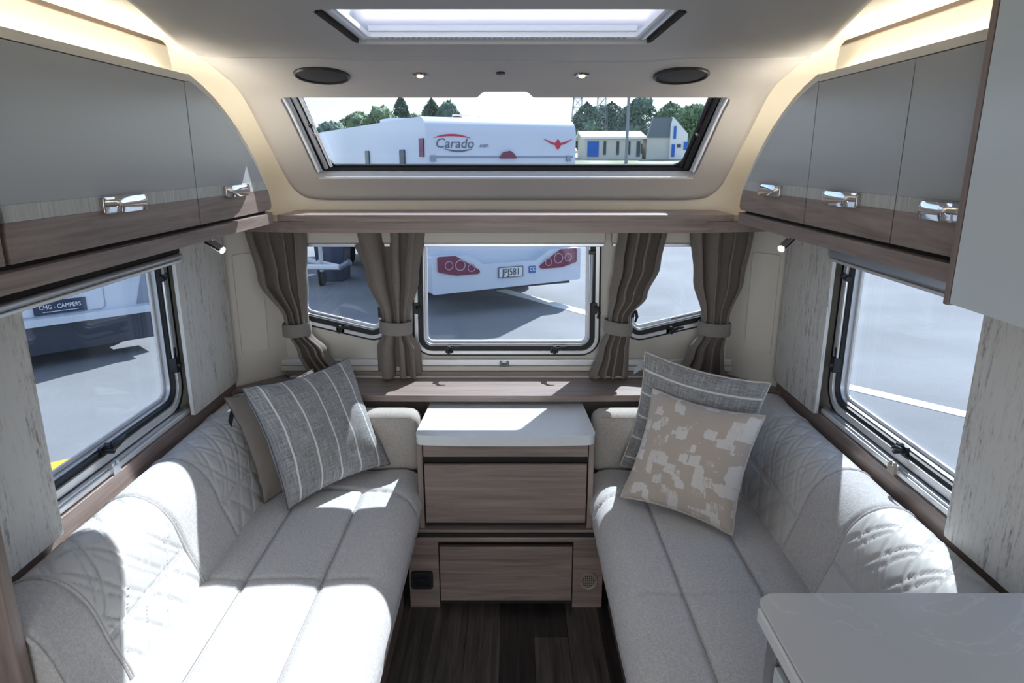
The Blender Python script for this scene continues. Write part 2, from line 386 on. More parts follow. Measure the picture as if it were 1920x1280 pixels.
SCUT = [(1, sof(1.92)+k*.02) for k in range(20)]+[(1, sof(2.3)+k*.0075) for k in range(70)]
S_T, S_B, S_E = sof(2.374), sof(2.605), PS[-1]
HT0, HT1, HTX = sof(1.385), sof(1.785), .355
hatch_hole = rp([(-HTX, HT0), (HTX, HT0), (HTX, HT1), (-HTX, HT1)], .03)
pano = [(-.700, S_B), (-.746, S_T), (-.092, S_T), (-.070, S_T-.034), (.070, S_T-.034), (.092, S_T), (.746, S_T), (.700, S_B)]
pano_hole = rp(pano, [.035, .02, .012, .012, .012, .012, .02, .035])
big_pano = rp([(-.715, S_B+.022), (-.761, S_T-.045), (.761, S_T-.045), (.715, S_B+.022)], .03)
shell = MB().plate([(-WX, 0), (WX, 0), (WX, S_E), (-WX, S_E)], [hatch_hole, big_pano], .032, .056, roof, SCUT)
struct(shell.build('ceiling', 'shell_cream', smooth=True, autos=35, origin=(0, 0, 1.9)), 'warm cream outer ceiling shell curving down to the front')
def edge_x(y):
    T = [(YB, .52), (.6, .55), (1.31, .668), (1.54, .735), (1.87, .832), (2.06, .857), (2.19, .867), (2.30, .875), (2.43, .873), (2.51, .850), (2.60, .828)]
    def raw(y):
        for a, b in zip(T, T[1:]):
            if y <= b[0]: return a[1]+(b[1]-a[1])*(y-a[0])/(b[0]-a[0])
        return .828
    return sum(raw(y+e*.02) for e in range(-4, 5))/9
def crease(x):
    t = max(0, min(1, (abs(x)-.38)/.15)); t = t*t*(3-2*t); return 2.052-.052*t
def soft_panel(name, outline, holes, tight, label, cuts):
    """ceiling moulding with a rounded outer edge"""
    mb = MB(); R = .028; rings = []
    c = (sum(p[0] for p in outline)/len(outline), sum(p[1] for p in outline)/len(outline))
    N = len(outline)
    def ins(d):
        out = []
        for i in range(N):
            a = Vector(outline[i-1]); b = Vector(outline[(i+1) % N]); t = (b-a).normalized(); nn = Vector((-t.y, t.x))
            p = Vector(outline[i]); out.append(tuple(p+nn*d*wt[i]))
        return out
    A = sum(outline[i][0]*outline[(i+1) % N][1]-outline[(i+1) % N][0]*outline[i][1] for i in range(N))
    if A < 0: outline.reverse()
    wt = [.25 if tight(q) else 1.0 for q in outline]
    steps = 5
    for k in range(steps+1):
        q = PI/2*k/steps
        rings.append([roof(a, b, R*w_*(1-math.sin(q))) for (a, b), w_ in zip(ins(R*(1-math.cos(q))), wt)])
    vs = [p for r in rings for p in r]; fs = []
    for k in range(steps):
        for i in range(N): fs.append((k*N+i, k*N+(i+1) % N, (k+1)*N+(i+1) % N, (k+1)*N+i))
    mb.add(vs, fs)
    mb.plate(ins(R), holes, 0, .031, roof, cuts, True)
    return struct(mb.build(name, 'ceiling_white', smooth=True, autos=50, origin=(0, 1.9, 1.85)), label)
xs = [(-.85+1.7*k/40) for k in range(41)]
o1 = [(x, sof(crease(x))-.006) for x in reversed([q for q in xs if abs(q) < edge_x(2.0)-.01])]
ys = [-1.0+k*.1 for k in range(30) if -1.0+k*.1 < 1.97]
o1 += [(-edge_x(y), sof(y)) for y in reversed(ys)] + [(edge_x(y), sof(y)) for y in ys]
soft_panel('ceiling_panel', o1, [hatch_hole], lambda q: q[1] > sof(1.98) and abs(q[0]) < .83, 'pale grey moulded ceiling panel around the roof hatch', SCUT[:8])
y2 = [2.02+k*.02 for k in range(29)]
o2 = [(x, sof(crease(x))+.006) for x in [q for q in xs if abs(q) < edge_x(2.05)-.02]]
o2 += [(edge_x(y), sof(y)) for y in y2]
sl0 = sof(2.59)
o2 += [(.828, sl0+.03), (.822, sl0+.06), (.81, sl0+.085), (.79, sl0+.105), (.765, sl0+.118), (.73, sl0+.124)]
o2 += [(-.80+.07+1.46*(1-k/30)*1.0-.0, sl0+.126) for k in range(1, 30)]
o2 += [(-a, b) for a, b in reversed([(.828, sl0+.03), (.822, sl0+.06), (.81, sl0+.085), (.79, sl0+.105), (.765, sl0+.118), (.73, sl0+.124)])]
o2 += [(-edge_x(y), sof(y)) for y in reversed(y2)]
soft_panel('sunroof_moulding', o2, [pano_hole], lambda q: q[1] < sof(2.07) and abs(q[0]) < .83, 'grey moulded surround of the panoramic front roof window', SCUT)

jn = [(x, crease(x)) for x in xs if abs(x) < .845]
mb = MB(); mb.plate([(x, sof(y)-.008) for x, y in jn]+[(x, sof(y)+.008) for x, y in reversed(jn)], [], .0045, .012, roof)
struct(mb.build('trim_7', 'joint_grey'), 'thin dark joint line between the two ceiling mouldings')
# side walls with window openings (a = y, b = z)
WIN = [(.70, .800), (2.165, .800), (2.165, 1.345), (.70, 1.345)]
wpoly = [(YB, 0), (2.72, 0), (2.72, 1.36)]+[(y+ny*.05, z+nz*.05) for y, z, ny, nz in [prof(sof(2.62)), prof(sof(2.5)), prof(sof(2.35)), prof(sof(2.2)), prof(sof(2.05)), prof(sof(1.8)), prof(0)]]
for sx, nm in ((-1, 'wall_left'), (1, 'wall_right')):
    fn = lambda a, b, d, sx=sx: (sx*(WX+d), a, b)
    struct(MB().plate(wpoly, [rp(WIN, .085, 6)], 0, .03, fn).build(nm, 'cream', origin=(sx*WX, 0, 0)), 'cream side wall with the %s side window' % ('left' if sx < 0 else 'right'))
# front wall with three openings (a = x, b = z), inner face y = 2.70
CW = [(-.375, .825), (.375, .825), (.365, 1.37), (-.365, 1.37)]
SWR = [(.475, .872), (.86, .965), (.86, 1.37), (.465, 1.37)]
SWL = [(-.86, .965), (-.475, .872), (-.465, 1.37), (-.86, 1.37)]
ffn = lambda a, b, d: (a, 2.70+d, b)
struct(MB().plate([(-WX, 0), (WX, 0), (WX, 1.45), (-WX, 1.45)], [rp(CW, .07, 6), rp(SWR, .07, 6), rp(SWL, .07, 6)], 0, .03, ffn).build('wall_front', 'cream', origin=(0, 2.7, 0)), 'cream front wall with three windows')
# angled corner panels with a shallow raised pad
for sx in (-1, 1):
    a = Vector((sx*1.075, 2.52)); b = Vector((sx*.90, 2.70)); t = (b-a).normalized(); nn = Vector((-t.y, t.x))*(-sx)
    if nn.y > 0: nn = -nn
    cfn = lambda p, q, d, a=a, t=t, nn=nn: (a.x+t.x*p-nn.x*d, a.y+t.y*p-nn.y*d, q)
    L = (b-a).length
    root = snode('trim_%d' % (1 if sx < 0 else 2), (a.x, a.y, .74), 'cream angled corner panel beside the outer curtain')
    MB().plate([(0, .70), (L, .70), (L, 1.40), (0, 1.40)], [], 0, .012, cfn).build('panel', 'cream', root)
    MB().plate(rp([(.06, .86), (.17, .86), (.17, 1.25), (.06, 1.25)], .012), [], -.006, 0, cfn).build('pad', 'cream', root, bevel=.002)
wb_ = MB().plate([(-WX, 0), (WX, 0), (WX, 1.92), (-WX, 1.92)], [[(-.8, .55), (.8, .55), (.8, 1.75), (-.8, 1.75)]], 0, .03, lambda a, b, d: (a, YB-d, b))
struct(wb_.build('wall_back', 'cream', origin=(0, YB, 0)), 'cream rear wall with a wide window opening')

# ------------------------------------------------------------------ floor of separate planks
fr = snode('floor', (0, 0, 0), 'dark wood plank floor')
MB().box(-WX, WX, YB, 2.72, -.06, -.004).build('floor_base', 'dark_gap', fr)
pw = .118
random.seed(3)
for k in range(-9, 9):
    x0 = k*pw-.02; y = YB+random.uniform(0, .9) if k % 2 else YB
    cuts_ = [YB]+[YB+.45+(k*.37 % .9)+j*.95 for j in range(6)]
    cuts_ = [c for c in cuts_ if c < 2.5]+[2.72]
    for a, b in zip(cuts_, cuts_[1:]):
        if b-a < .02: continue
        xa, xb = max(-WX, x0+.0006), min(WX, x0+pw-.0006)
        if xb-xa < .01: continue
        MB().box(xa, xb, a+.0006, b-.0006, -.004, 0).build('plank', random.choice(['floor_wood', 'floor_wood', 'floor_wood_dark']), fr)
# ================================================================== WINDOWS
def latch(parent, fn, a, b, flip=1, long=True):
    """black lever catch: plate, pivot, curved arm"""
    mb = MB(); mb.plate(rp([(a-.016, b-.012), (a+.016, b-.012), (a+.016, b+.012), (a-.016, b+.012)], .004), [], -.010, .0, fn)
    mb.tube([fn(a, b-.002, -.004), fn(a, b-.002, -.034)], .0085, 10)
    mb.tube([fn(a, b+.014, -.012), fn(a, b+.014, -.028)], .007, 8)
    o = mb.build('catch', 'black_plastic', parent, smooth=True)
    arm = [fn(a, b, -.030), fn(a+flip*.012, b+.012, -.042), fn(a+flip*.026, b+.020, -.046), fn(a+flip*.046, b+.022, -.042)]
    MB().tube(arm, [.006, .0065, .006, .004], 8).build('catch_lever', 'black_plastic', parent, smooth=True)
    return o
def hook(parent, fn, a, b, m='black_plastic'):
    mb = MB(); mb.plate(rp([(a-.010, b-.020), (a+.010, b-.020), (a+.010, b+.026), (a-.010, b+.026)], .005), [], -.014, 0, fn)
    mb.tube([fn(a, b+.006, -.012), fn(a+.012, b+.008, -.030), fn(a+.016, b-.012, -.036), fn(a+.010, b-.034, -.034)], [.007, .007, .006, .004], 8)
    return mb.build('window_handle', m, parent, smooth=True)
def window(idx, poly, fn, loc, label, r, mode):
    root = snode('window_%d' % idx, loc, label)
    def ring(nm, m, i0, i1, d0, d1, bev=.0015):
        MB().plate(rp(inset(poly, i0), r-i0, 6), [rp(inset(poly, i1), max(r-i1, .01), 6)], d0, d1, fn).build(nm, m, root, bevel=bev)
    ring('outer_seal', 'rubber', -.020 if mode == 0 else -.008, .004, -.006, .006)
    fw = .022 if mode == 0 else .014
    ring('frame', 'alu_bright', .0, fw, -.010, .022)
    ring('inner_seal', 'rubber', fw-.001, .034, -.002, .034)
    ring('frame_lip', 'alu', .033, .039, .010, .034)
    ring('edge_trim', 'pvc_white', .040, .050, .026, .034)
    MB().plate(rp(inset(poly, .03), r-.03, 6), [], .034, .040, fn).build('pane', 'acrylic', root)
    return root
for sx in (-1, 1):
    fn = lambda a, b, d, sx=sx: (sx*(WX+d), a, b)
    w = window(1 if sx < 0 else 2, WIN, fn, (sx*WX, 1.4, .8), 'acrylic side window with rounded corners on the %s wall' % ('left' if sx < 0 else 'right'), .085, 0)
    latch(w, fn, 1.71, .838, -1 if sx > 0 else 1)
    # stay brackets on the far upright
    mb = MB(); mb.plate(rp([(2.122, .925), (2.150, .925), (2.150, .975), (2.122, .975)], .005), [], -.022, 0, fn); mb.tube([fn(2.142, .960, -.008), fn(2.142, 1.005, -.012)], .005, 8)
    mb.tube([fn(2.130, .950, -.020), fn(2.130, .950, -.034)], .007, 8)
    mb.build('stay_bracket', 'black_plastic', w, smooth=True)
    MB().tube([fn(2.128, .960, -.012), fn(2.128, 1.235, -.012)], .004, 8).build('stay_rod', 'alu', w, smooth=True)
    mb = MB(); mb.tube([fn(2.145, 1.240, -.010), fn(2.110, 1.236, -.016)], .008, 8); mb.tube([fn(2.128, 1.228, -.004), fn(2.128, 1.248, -.03)], .009, 8)
    mb.build('stay_knob', 'black_plastic', w, smooth=True)
    # roller blind guides: cassette above, rail below
    zc, ch = (1.293, .019) if sx < 0 else (1.298, .036)
    c = thing('blind_cassette', 'grey metal roller blind cassette over the %s side window' % ('left' if sx < 0 else 'right'), 'blind cassette', (sx*1.06, 1.4, 1.30))
    mb = MB(); mb.plate(rp([(sx*1.022, zc), (sx*1.022, zc+ch), (sx*1.085, zc+ch), (sx*1.085, zc)], .01), [], .62, 2.158, lambda a, b, d: (a, d, b)); mb.build('housing', 'alu', c, smooth=True)
    mb = MB(); mb.box(*sorted((sx*1.024, sx*1.052)), .62, 2.156, zc-.010, zc-.0005); mb.build('pull_bar', 'alu_bright', c, bevel=.003)
    MB().box(*sorted((sx*1.030, sx*1.087)), .62, 2.16, zc+ch+.001, 1.386).build('shadow_gap', 'dark_gap', c)
    r_ = thing('blind_rail', 'bright aluminium lower blind rail along the %s window sill' % ('left' if sx < 0 else 'right'), 'rail', (sx*1.07, 1.4, .775))
    MB().box(*sorted((sx*1.060, sx*1.085)), .62, 2.158, .774, .790).build('rail', 'alu_bright', r_, bevel=.003)
    MB().box(*sorted((sx*1.066, sx*1.086)), .62, 2.158, .790, .797).build('rail_edge', 'alu', r_, bevel=.002)
    mb = MB(); mb.box(*sorted((sx*1.052, sx*1.066)), 1.688, 1.722, .772, .797); mb.tube([(sx*1.056, 1.694, .797), (sx*1.056, 1.694, .806)], .005, 8); mb.tube([(sx*1.056, 1.716, .797), (sx*1.056, 1.716, .806)], .005, 8)
    mb.build('blind_hook', 'alu' if sx < 0 else 'vent_beige', r_, smooth=True)
w = window(3, CW, ffn, (0, 2.7, .82), 'wide acrylic centre front window over the shelf', .07, 1)
for a in (-.235, .195): latch(w, ffn, a, .842, 1)
for a in (-.362, .355): hook(w, ffn, a, 1.015)
MB().tube([ffn(.340, 1.04, -.006), ffn(.340, 1.235, -.006)], .006, 8).build('stay_rod', 'alu', w, smooth=True)
MB().box(.325, .352, 2.682, 2.70, 1.235, 1.25).build('stay_clip', 'black_plastic', w, bevel=.002)
w = window(4, SWL, ffn, (-.66, 2.7, .87), 'small front window with a slanting sill behind the left curtains', .07, 1)
latch(w, ffn, -.675, .928, 1); hook(w, ffn, -.812, 1.02); hook(w, ffn, -.508, 1.00)
w = window(5, SWR, ffn, (.66, 2.7, .87), 'small front window with a slanting sill behind the right curtains', .07, 1)
latch(w, ffn, .665, .925, 1); hook(w, ffn, .822, 1.02); hook(w, ffn, .506, 1.00)
# front blind cassettes and lower rail
for (x0, x1, lab) in ((-.375, .385, 'over the centre front window'), (-.90, -.40, 'over the left front window'), (.41, .90, 'over the right front window')):
    c = thing('blind_cassette', 'cream roller blind cassette '+lab, 'blind cassette', ((x0+x1)/2, 2.66, 1.27))
    MB().box(x0, x1, 2.655, 2.699, 1.282, 1.345).build('housing', 'pvc_cream', c, bevel=.006)
    MB().box(x0+.004, x1-.004, 2.660, 2.69, 1.268, 1.2815).build('pull_bar', 'alu', c, bevel=.002)
c = thing('blind_rail', 'pale metal lower blind rail under the front windows', 'rail', (0, 2.67, .77))
MB().box(-.92, .92, 2.672, 2.699, .782, .806).build('rail', 'alu_bright', c, bevel=.003)
MB().box(-.92, .92, 2.662, 2.699, .762, .781).build('rail_base', 'cream', c, bevel=.003)
for x in (-.01, -.665, .635):
    mb = MB(); mb.box(x-.018, x+.018, 2.657, 2.671, .784, .790); mb.box(x-.018, x-.009, 2.657, 2.671, .790, .803); mb.box(x+.009, x+.018, 2.657, 2.671, .790, .803)
    mb.build('blind_hook', 'steel', c, bevel=.002)
# panoramic roof window
w = snode('window_6', (0, 2.4, 1.7), 'large sloping panoramic roof window above the front shelf')
PB = [(-.700, S_B), (-.748, S_T-.03), (.748, S_T-.03), (.700, S_B)]
MB().plate(rp(inset(PB, -.012), .03), [rp(inset(PB, [.012, .0, .012, -.010]), .02)], .028, .040, roof, SCUT).build('reveal_ledge', 'pvc_white', w, smooth=True)
MB().plate(rp(inset(PB, -.02), .03), [rp(inset(PB, [.045, -.01, .045, .010]), .035)], .058, .066, roof, SCUT).build('glass_border', 'rubber', w, smooth=True)
MB().plate(rp(inset(PB, -.02), .03), [], .066, .070, roof, SCUT).build('pane', 'acrylic_clear', w, smooth=True)
for sx in (-1, 1):
    for xo, dd, rr, mm in ((.694, .014, .006, 'pvc_white'), (.668, .032, .008, 'alu' if sx < 0 else 'rubber'), (.652, .042, .006, 'alu_bright' if sx < 0 else 'rubber')):
        MB().tube([roof(sx*(xo+.046*(1-k/14)), S_T+.004+(S_B-S_T-.022)*k/14, dd) for k in range(15)], rr, 8).build('side_rail', mm, w, smooth=True)
    for q, mm in ((.42, 'black_plastic'), (.52, 'chrome')):
        s_ = S_T+(S_B-S_T)*q; MB().tube([roof(sx*(.655+.046*(1-q)), s_, .036), roof(sx*(.655+.046*(1-q)), s_, .028)], .006, 10).build('rail_screw', mm, w, smooth=True)
sq = [roof(0, S_B-.001, .001), roof(0, S_B+.012, .052), roof(0, S_B+.018, .050), roof(0, S_B+.005, -.001)]
MB().plate([(q[1], q[2]) for q in sq], [], -.694, .694, lambda a, b, d: (d, a, b)).build('window_sill', 'pvc_white', w)
MB().plate([(-.69, S_B-.004), (.69, S_B-.004), (.69, S_B+.011), (-.69, S_B+.011)], [], .052, .0575, roof).build('lower_seal', 'black_plastic', w)
# roof hatch
hx = thing('roof_hatch', 'white framed roof hatch with flyscreen slots in the ceiling', 'roof hatch', (0, 1.6, 1.87))
hz0, hz1 = 1.872, 2.02
MB().plate(rp([(-.352, 1.385), (.352, 1.385), (.352, 1.783), (-.352, 1.783)], .028), [rp([(-.318, 1.393), (.318, 1.393), (.318, 1.752), (-.318, 1.752)], .012)], 0, .012, lambda a, b, d: (a, b, 1.878+d)).build('frame', 'pvc_white', hx, bevel=.003)
MB().plate(rp([(-.352, 1.385), (.352, 1.385), (.352, 1.783), (-.352, 1.783)], .028), [rp([(-.345, 1.392), (.345, 1.392), (.345, 1.776), (-.345, 1.776)], .025)], .0, .13, lambda a, b, d: (a, b, 1.890+d)).build('upstand', 'hatch_white', hx)
MB().grid(9, 9, lambda i, j: (-.36+.72*i/8, 1.375+.42*j/8, 2.02+.05*(1-(i/4-1)**4)*(1-(j/4-1)**4))).build('dome', 'acrylic_clear', hx, smooth=True)
for sx in (-1, 1):
    mb = MB(); mb.tube([(sx*.335, 1.43, 1.884), (sx*.335, 1.765, 1.884)], .0115, 10); mb.build('side_roller', 'alu', hx, smooth=True)
    MB().box(*sorted((sx*.346, sx*.354)), 1.42, 1.77, 1.868, 1.880).build('side_gap', 'dark_gap', hx)
mb = MB()
for k in range(46): x = -.29+.58*k/45; mb.box(x-.0038, x+.0038, 1.757, 1.764, 1.8762, 1.8782)
mb.build('flyscreen_slots', 'steel', hx, kind='stuff')
MB().box(-.318, .318, 1.744, 1.752, 1.890, 1.902).build('flyscreen_bar', 'pvc_white', hx, bevel=.002)

# speakers, downlights, sensor on the moulding
def on_roof(x, y):
    s = sof(y); yy, zz, ny, nz = prof(s); n = Vector((0, -ny, -nz)); X = Vector((1, 0, 0)); Y = n.cross(X)
    return Matrix(((X.x, Y.x, n.x, x), (X.y, Y.y, n.y, yy), (X.z, Y.z, n.z, zz), (0, 0, 0, 1)))
for x, lab in ((-.549, 'round black ceiling speaker near the left overhead lockers'), (.531, 'round black ceiling speaker near the right overhead lockers')):
    M = on_roof(x, 2.190); t = thing('speaker', lab, 'speaker', M.translation, 'ceiling speakers')
    MB().lathe(M, [(.083, -.004), (.083, .004), (.079, .008), (.075, .006), (.075, -.004)], 40).build('rim', 'black_plastic', t, smooth=True)
    MB().lathe(M, [(.0755, -.002), (.0755, .002), (.05, .006), (0, .008)], 40).build('grille', 'speaker_mesh', t, smooth=True)
for x, lab in ((-.254, 'small warm downlight beside the left ceiling speaker'), (.232, 'small warm downlight beside the right ceiling speaker')):
    M = on_roof(x, 2.187); t = thing('downlight', lab, 'light', M.translation, 'ceiling downlights')
    MB().lathe(M, [(.024, -.002), (.024, .003), (.020, .006), (.010, .005), (.010, -.002)], 24).build('bezel', 'dark_chrome', t, smooth=True)
    MB().lathe(M, [(.0105, .001), (.0105, .005), (.006, .009), (0, .011)], 16).build('bulb', 'bulb_warm', t, smooth=True)
M = on_roof(-.012, 2.170); t = thing('ceiling_sensor', 'tiny black round sensor between the two ceiling downlights', 'sensor', M.translation)
MB().lathe(M, [(.014, -.002), (.014, .003), (.011, .004)], 20).build('rim', 'black_plastic', t, smooth=True)
MB().lathe(M, [(.0105, .002), (.0105, .004), (0, .006)], 16).build('lens', 'socket_black', t, smooth=True)
# ================================================================== OVERHEAD LOCKERS
ARCH = [(1.850, 1.790), (1.93, 1.768), (2.00, 1.742), (2.07, 1.708), (2.135, 1.672), (2.20, 1.628), (2.265, 1.580), (2.315, 1.535), (2.352, 1.498), (2.372, 1.462), (2.374, 1.442), (2.360, 1.431)]
def arch_upto(zc, side=0):                              # arch points with z >= zc
    out = []
    for a, b in zip(ARCH, ARCH[1:]):
        if a[1] >= zc: out.append(a)
        if a[1] > zc > b[1]:
            t = (a[1]-zc)/(a[1]-b[1]); out.append((a[0]+(b[0]-a[0])*t, zc)); break
    return out
def handle(parent, sx, yc, zc, L):
    """bowed chrome pull"""
    XF = .8
    mb = MB(); n = 12; w = .015
    def pt(i, j):
        t = -1+2*i/n; bow = .017*(1-abs(t)**4)
        sec = [(0, -w), (.004, -w-.001), (.006, -w*.4), (.006, w*.5), (.003, w+.001), (0, w)]
        o, z = sec[j]; return (sx*(XF-.004-bow-o), yc+t*L/2, zc+z)
    mb.grid(n+1, 6, pt)
    mb.build('handle', 'chrome', parent, smooth=True, autos=50)
    for e in (-1, 1): MB().box(*sorted((sx*(XF+.002), sx*(XF-.010))), yc+e*L/2-.004, yc+e*L/2+.004, zc-.015, zc+.015).build('handle_end', 'dark_chrome', parent, bevel=.002)
    MB().plate(rp([(yc-L/2, zc-.014), (yc+L/2, zc-.014), (yc+L/2, zc+.014), (yc-L/2, zc+.014)], .004), [], 0, .003, lambda a, b, d: (sx*(XF-d-.0005), a, b)).build('handle_plate', 'dark_chrome', parent)
def locker(sx, y0, y1, arch, label, hy, hl, stripe):
    t = thing('overhead_locker', label, 'cabinet', (sx*.95, (y0+y1)/2, 1.43), 'overhead lockers along the side walls')
    G = .0022; fn = lambda a, b, d: (sx*(.80+d), a, b)
    top = 1.786
    # carcass
    if arch: body = [(y0, 1.432)]+[(a+.012, b+.002) for a, b in reversed(ARCH)]+[(y0, 1.79)]
    else: body = [(y0, 1.432), (y1, 1.432), (y1, 1.79), (y0, 1.79)]
    MB().plate(body, [], .020, .286, fn).build('carcass', 'cream', t)
    if arch: main = [(y0+G, 1.527)]+list(reversed([p for p in arch_upto(1.527)]))+[(y0+G, top)]
    else: main = [(y0+G, 1.527), (y1-G, 1.527), (y1-G, top), (y0+G, top)]
    door = MB().plate(main, [], 0, .018, fn).build('door', 'door_grey', t, bevel=.001)
    def band(nm, m, za, zb, d):
        if arch:
            if za < 1.432: pts = [(y0+G, za)]+[(2.352, za)]+list(reversed([p for p in ARCH if p[1] < zb]))+[arch_upto(zb)[-1]]+[(y0+G, zb)]
            else:
                pts = [(y0+G, za), arch_upto(za)[-1]]+[p for p in reversed(ARCH) if za < p[1] < zb]+[arch_upto(zb)[-1], (y0+G, zb)]
        else: pts = [(y0+G, za), (y1-G, za), (y1-G, zb), (y0+G, zb)]
        MB().plate(pts, [], d, .018, fn).build(nm, m, door, bevel=.0008)
    band('stripe_inlay', stripe, 1.4985, 1.527, 0)
    band('wood_inlay', 'wood_y', 1.431, 1.4985, 0)
    handle(door, sx, hy, 1.509, hl)
    return t
locker(-1, .98, 1.105, False, 'locker end beside the wide left overhead locker door', 1.04, .08, 'oak_stripe')
locker(-1, 1.115, 1.822, False, 'wide grey overhead locker with chrome handle above the left window', 1.470, .165, 'oak_stripe')
locker(-1, 1.822, 2.374, True, 'curved-end grey overhead locker above the left front corner', 2.075, .165, 'oak_stripe')
locker(1, 1.842, 2.374, True, 'curved-end grey overhead locker above the right front corner', 2.095, .165, 'oak_stripe')
locker(1, 1.412, 1.842, False, 'middle grey overhead locker above the right window', 1.640, .165, 'oak_stripe')
locker(1, 1.190, 1.412, False, 'narrow grey overhead locker against the tall white wall cupboard', 1.245, .13, 'oak_stripe')
for sx, y0 in ((-1, .98), (1, 1.186)):
    nm = 'left' if sx < 0 else 'right'; S = lambda a, b: sorted((sx*a, sx*b))
    # board under the lockers
    t = thing('locker_base_board', 'taupe wood board running under the %s overhead lockers' % nm, 'board', (sx*.95, 1.7, 1.39))
    pts = rp([(.786, y0), (.786, 2.36), (.86, 2.45), (1.088, 2.45), (1.088, y0)], [0, .12, .05, 0, 0])
    MB().plate(pts, [], 0, .033, lambda a, b, d: (sx*a, b, 1.389+d)).build('board', 'wood_y', t, bevel=.003)
    MB().plate(rp([(.812, y0), (.812, 2.34), (1.08, 2.40), (1.08, y0)], 0), [], 0, .0098, lambda a, b, d: (sx*a, b, 1.4222+d)).build('shadow_gap', 'dark_gap', t)
    # lip hiding the LED strip: top edge and arch
    t = thing('locker_cornice', 'cream cornice lip around the top of the %s overhead lockers' % nm, 'cornice', (sx*.82, 1.7, 1.79))
    off = []
    A2 = ARCH[:-2]
    for i, p in enumerate(A2):
        a = Vector(A2[max(0, i-1)]); b = Vector(A2[min(len(A2)-1, i+1)]); tt = (b-a).normalized(); nn = Vector((-tt.y, tt.x))
        if nn.y < 0: nn = -nn
        w_ = .019*(1-.75*(i/(len(A2)-1))**3)
        off.append((p[0]+nn.x*w_, p[1]+nn.y*w_))
    ys0 = y0
    outer = [(ys0, 1.7885), (1.842, 1.7885)]+[(a+.002, b+.0015) for a, b in A2]+list(reversed(off))+[(1.85, 1.806), (ys0, 1.806)]
    MB().plate(outer, [], 0, .045, lambda a, b, d: (sx*(.802+d), a, b)).build('lip', 'shell_cream', t)
    # LED strip behind the lip
    t = thing('led_strip', 'warm white LED strip glowing behind the %s locker cornice' % nm, 'light', (sx*.86, 1.7, 1.80))
    MB().box(*S(.850, .858), y0, 1.86, 1.792, 1.800).build('strip', 'led_warm', t)
    pts = [(a, b) for a, b in off[1:-1]]
    mb = MB()
    vs_ = []
    for a, b in pts:
        vs_ += [(sx*.85, a-.004, b-.004), (sx*.85, a+.006, b+.005), (sx*.858, a-.004, b-.004), (sx*.858, a+.006, b+.005)]
    fs_ = []
    for i in range(len(pts)-1):
        k = i*4; fs_ += [(k, k+1, k+5, k+4), (k+1, k+3, k+7, k+5), (k+3, k+2, k+6, k+7), (k+2, k, k+4, k+6)]
    fs_ += [(0, 1, 3, 2), (len(pts)*4-4, len(pts)*4-3, len(pts)*4-1, len(pts)*4-2)]
    mb.add(vs_, fs_); mb.build('curved_strip', 'led_warm', t)
    # cove board rising to the ceiling; brown strip above paints the gap shade
    t = snode('trim_%d' % (3 if sx < 0 else 4), (sx*.88, 1.0, 1.79), 'cream cove board lit by the %s LED strip' % nm)
    MB().plate(rp([(-1.2, 0), (1.90, 0), (1.94, .05), (1.965, .100), (-1.2, .100)], 0), [], 0, .008, lambda a, b, d: (sx*(.866+b*.33+d), a, 1.790+b)).build('cove_board', 'shell_cream', t)
    MB().plate([(-1.2, 1.8895), (1.955, 1.8895), (1.93, 1.899), (-1.2, 1.899)], [], 0, .01, lambda a, b, d: (sx*(.896+d), a, b)).build('slot', 'brown_gap_shade', t)
# tall white wall cupboard on the right with its wood end panel
t = thing('wall_cupboard', 'glossy pale blue-white wall cupboard with wood end panel above the kitchen', 'cabinet', (.95, .6, 1.35))
MB().box(.783, 1.088, 1.168, 1.184, 1.352, 1.895).build('end_panel', 'wood_z', t, bevel=.002)
MB().box(.80, 1.088, .15, 1.166, 1.36, 1.89).build('carcass', 'white_gloss', t, bevel=.002)
dr = MB().box(.782, .799, .16, 1.164, 1.356, 1.89).build('door', 'white_gloss', t, bevel=.002)
# wood stile and partition at the left edge
t = thing('partition_panel', 'taupe wood partition post at the end of the left bench', 'panel', (-1.0, 1.085, 0))
MB().box(-1.088, -.895, 1.07, 1.098, 0, 1.386).build('panel', 'wood_z', t, bevel=.003)
# front pelmet shelf
t = thing('pelmet_shelf', 'taupe wood pelmet shelf across the front above the curtains', 'shelf', (0, 2.5, 1.348))
pts = [(-1.08, 2.46), (-.95, 2.455), (-.80, 2.425)]+[(-.7+1.4*k/14, 2.405) for k in range(15)]+[(.80, 2.425), (.95, 2.455), (1.08, 2.46), (1.08, 2.70), (-1.08, 2.70)]
MB().plate(pts, [], 0, .040, lambda a, b, d: (a, b, 1.348+d)).build('fascia', 'wood_x', t, bevel=.002)
pts2 = [(a, b-.008 if b < 2.6 else b) for a, b in pts]; pts2 = [(max(-.80, min(.80, a)), b) for a, b in pts2[2:-4]]+[(.80, 2.66), (-.80, 2.66)]
MB().plate(pts2, [], 0, .022, lambda a, b, d: (a, b, 1.3885+d)).build('shelf_top', 'wood_x', t, bevel=.003)

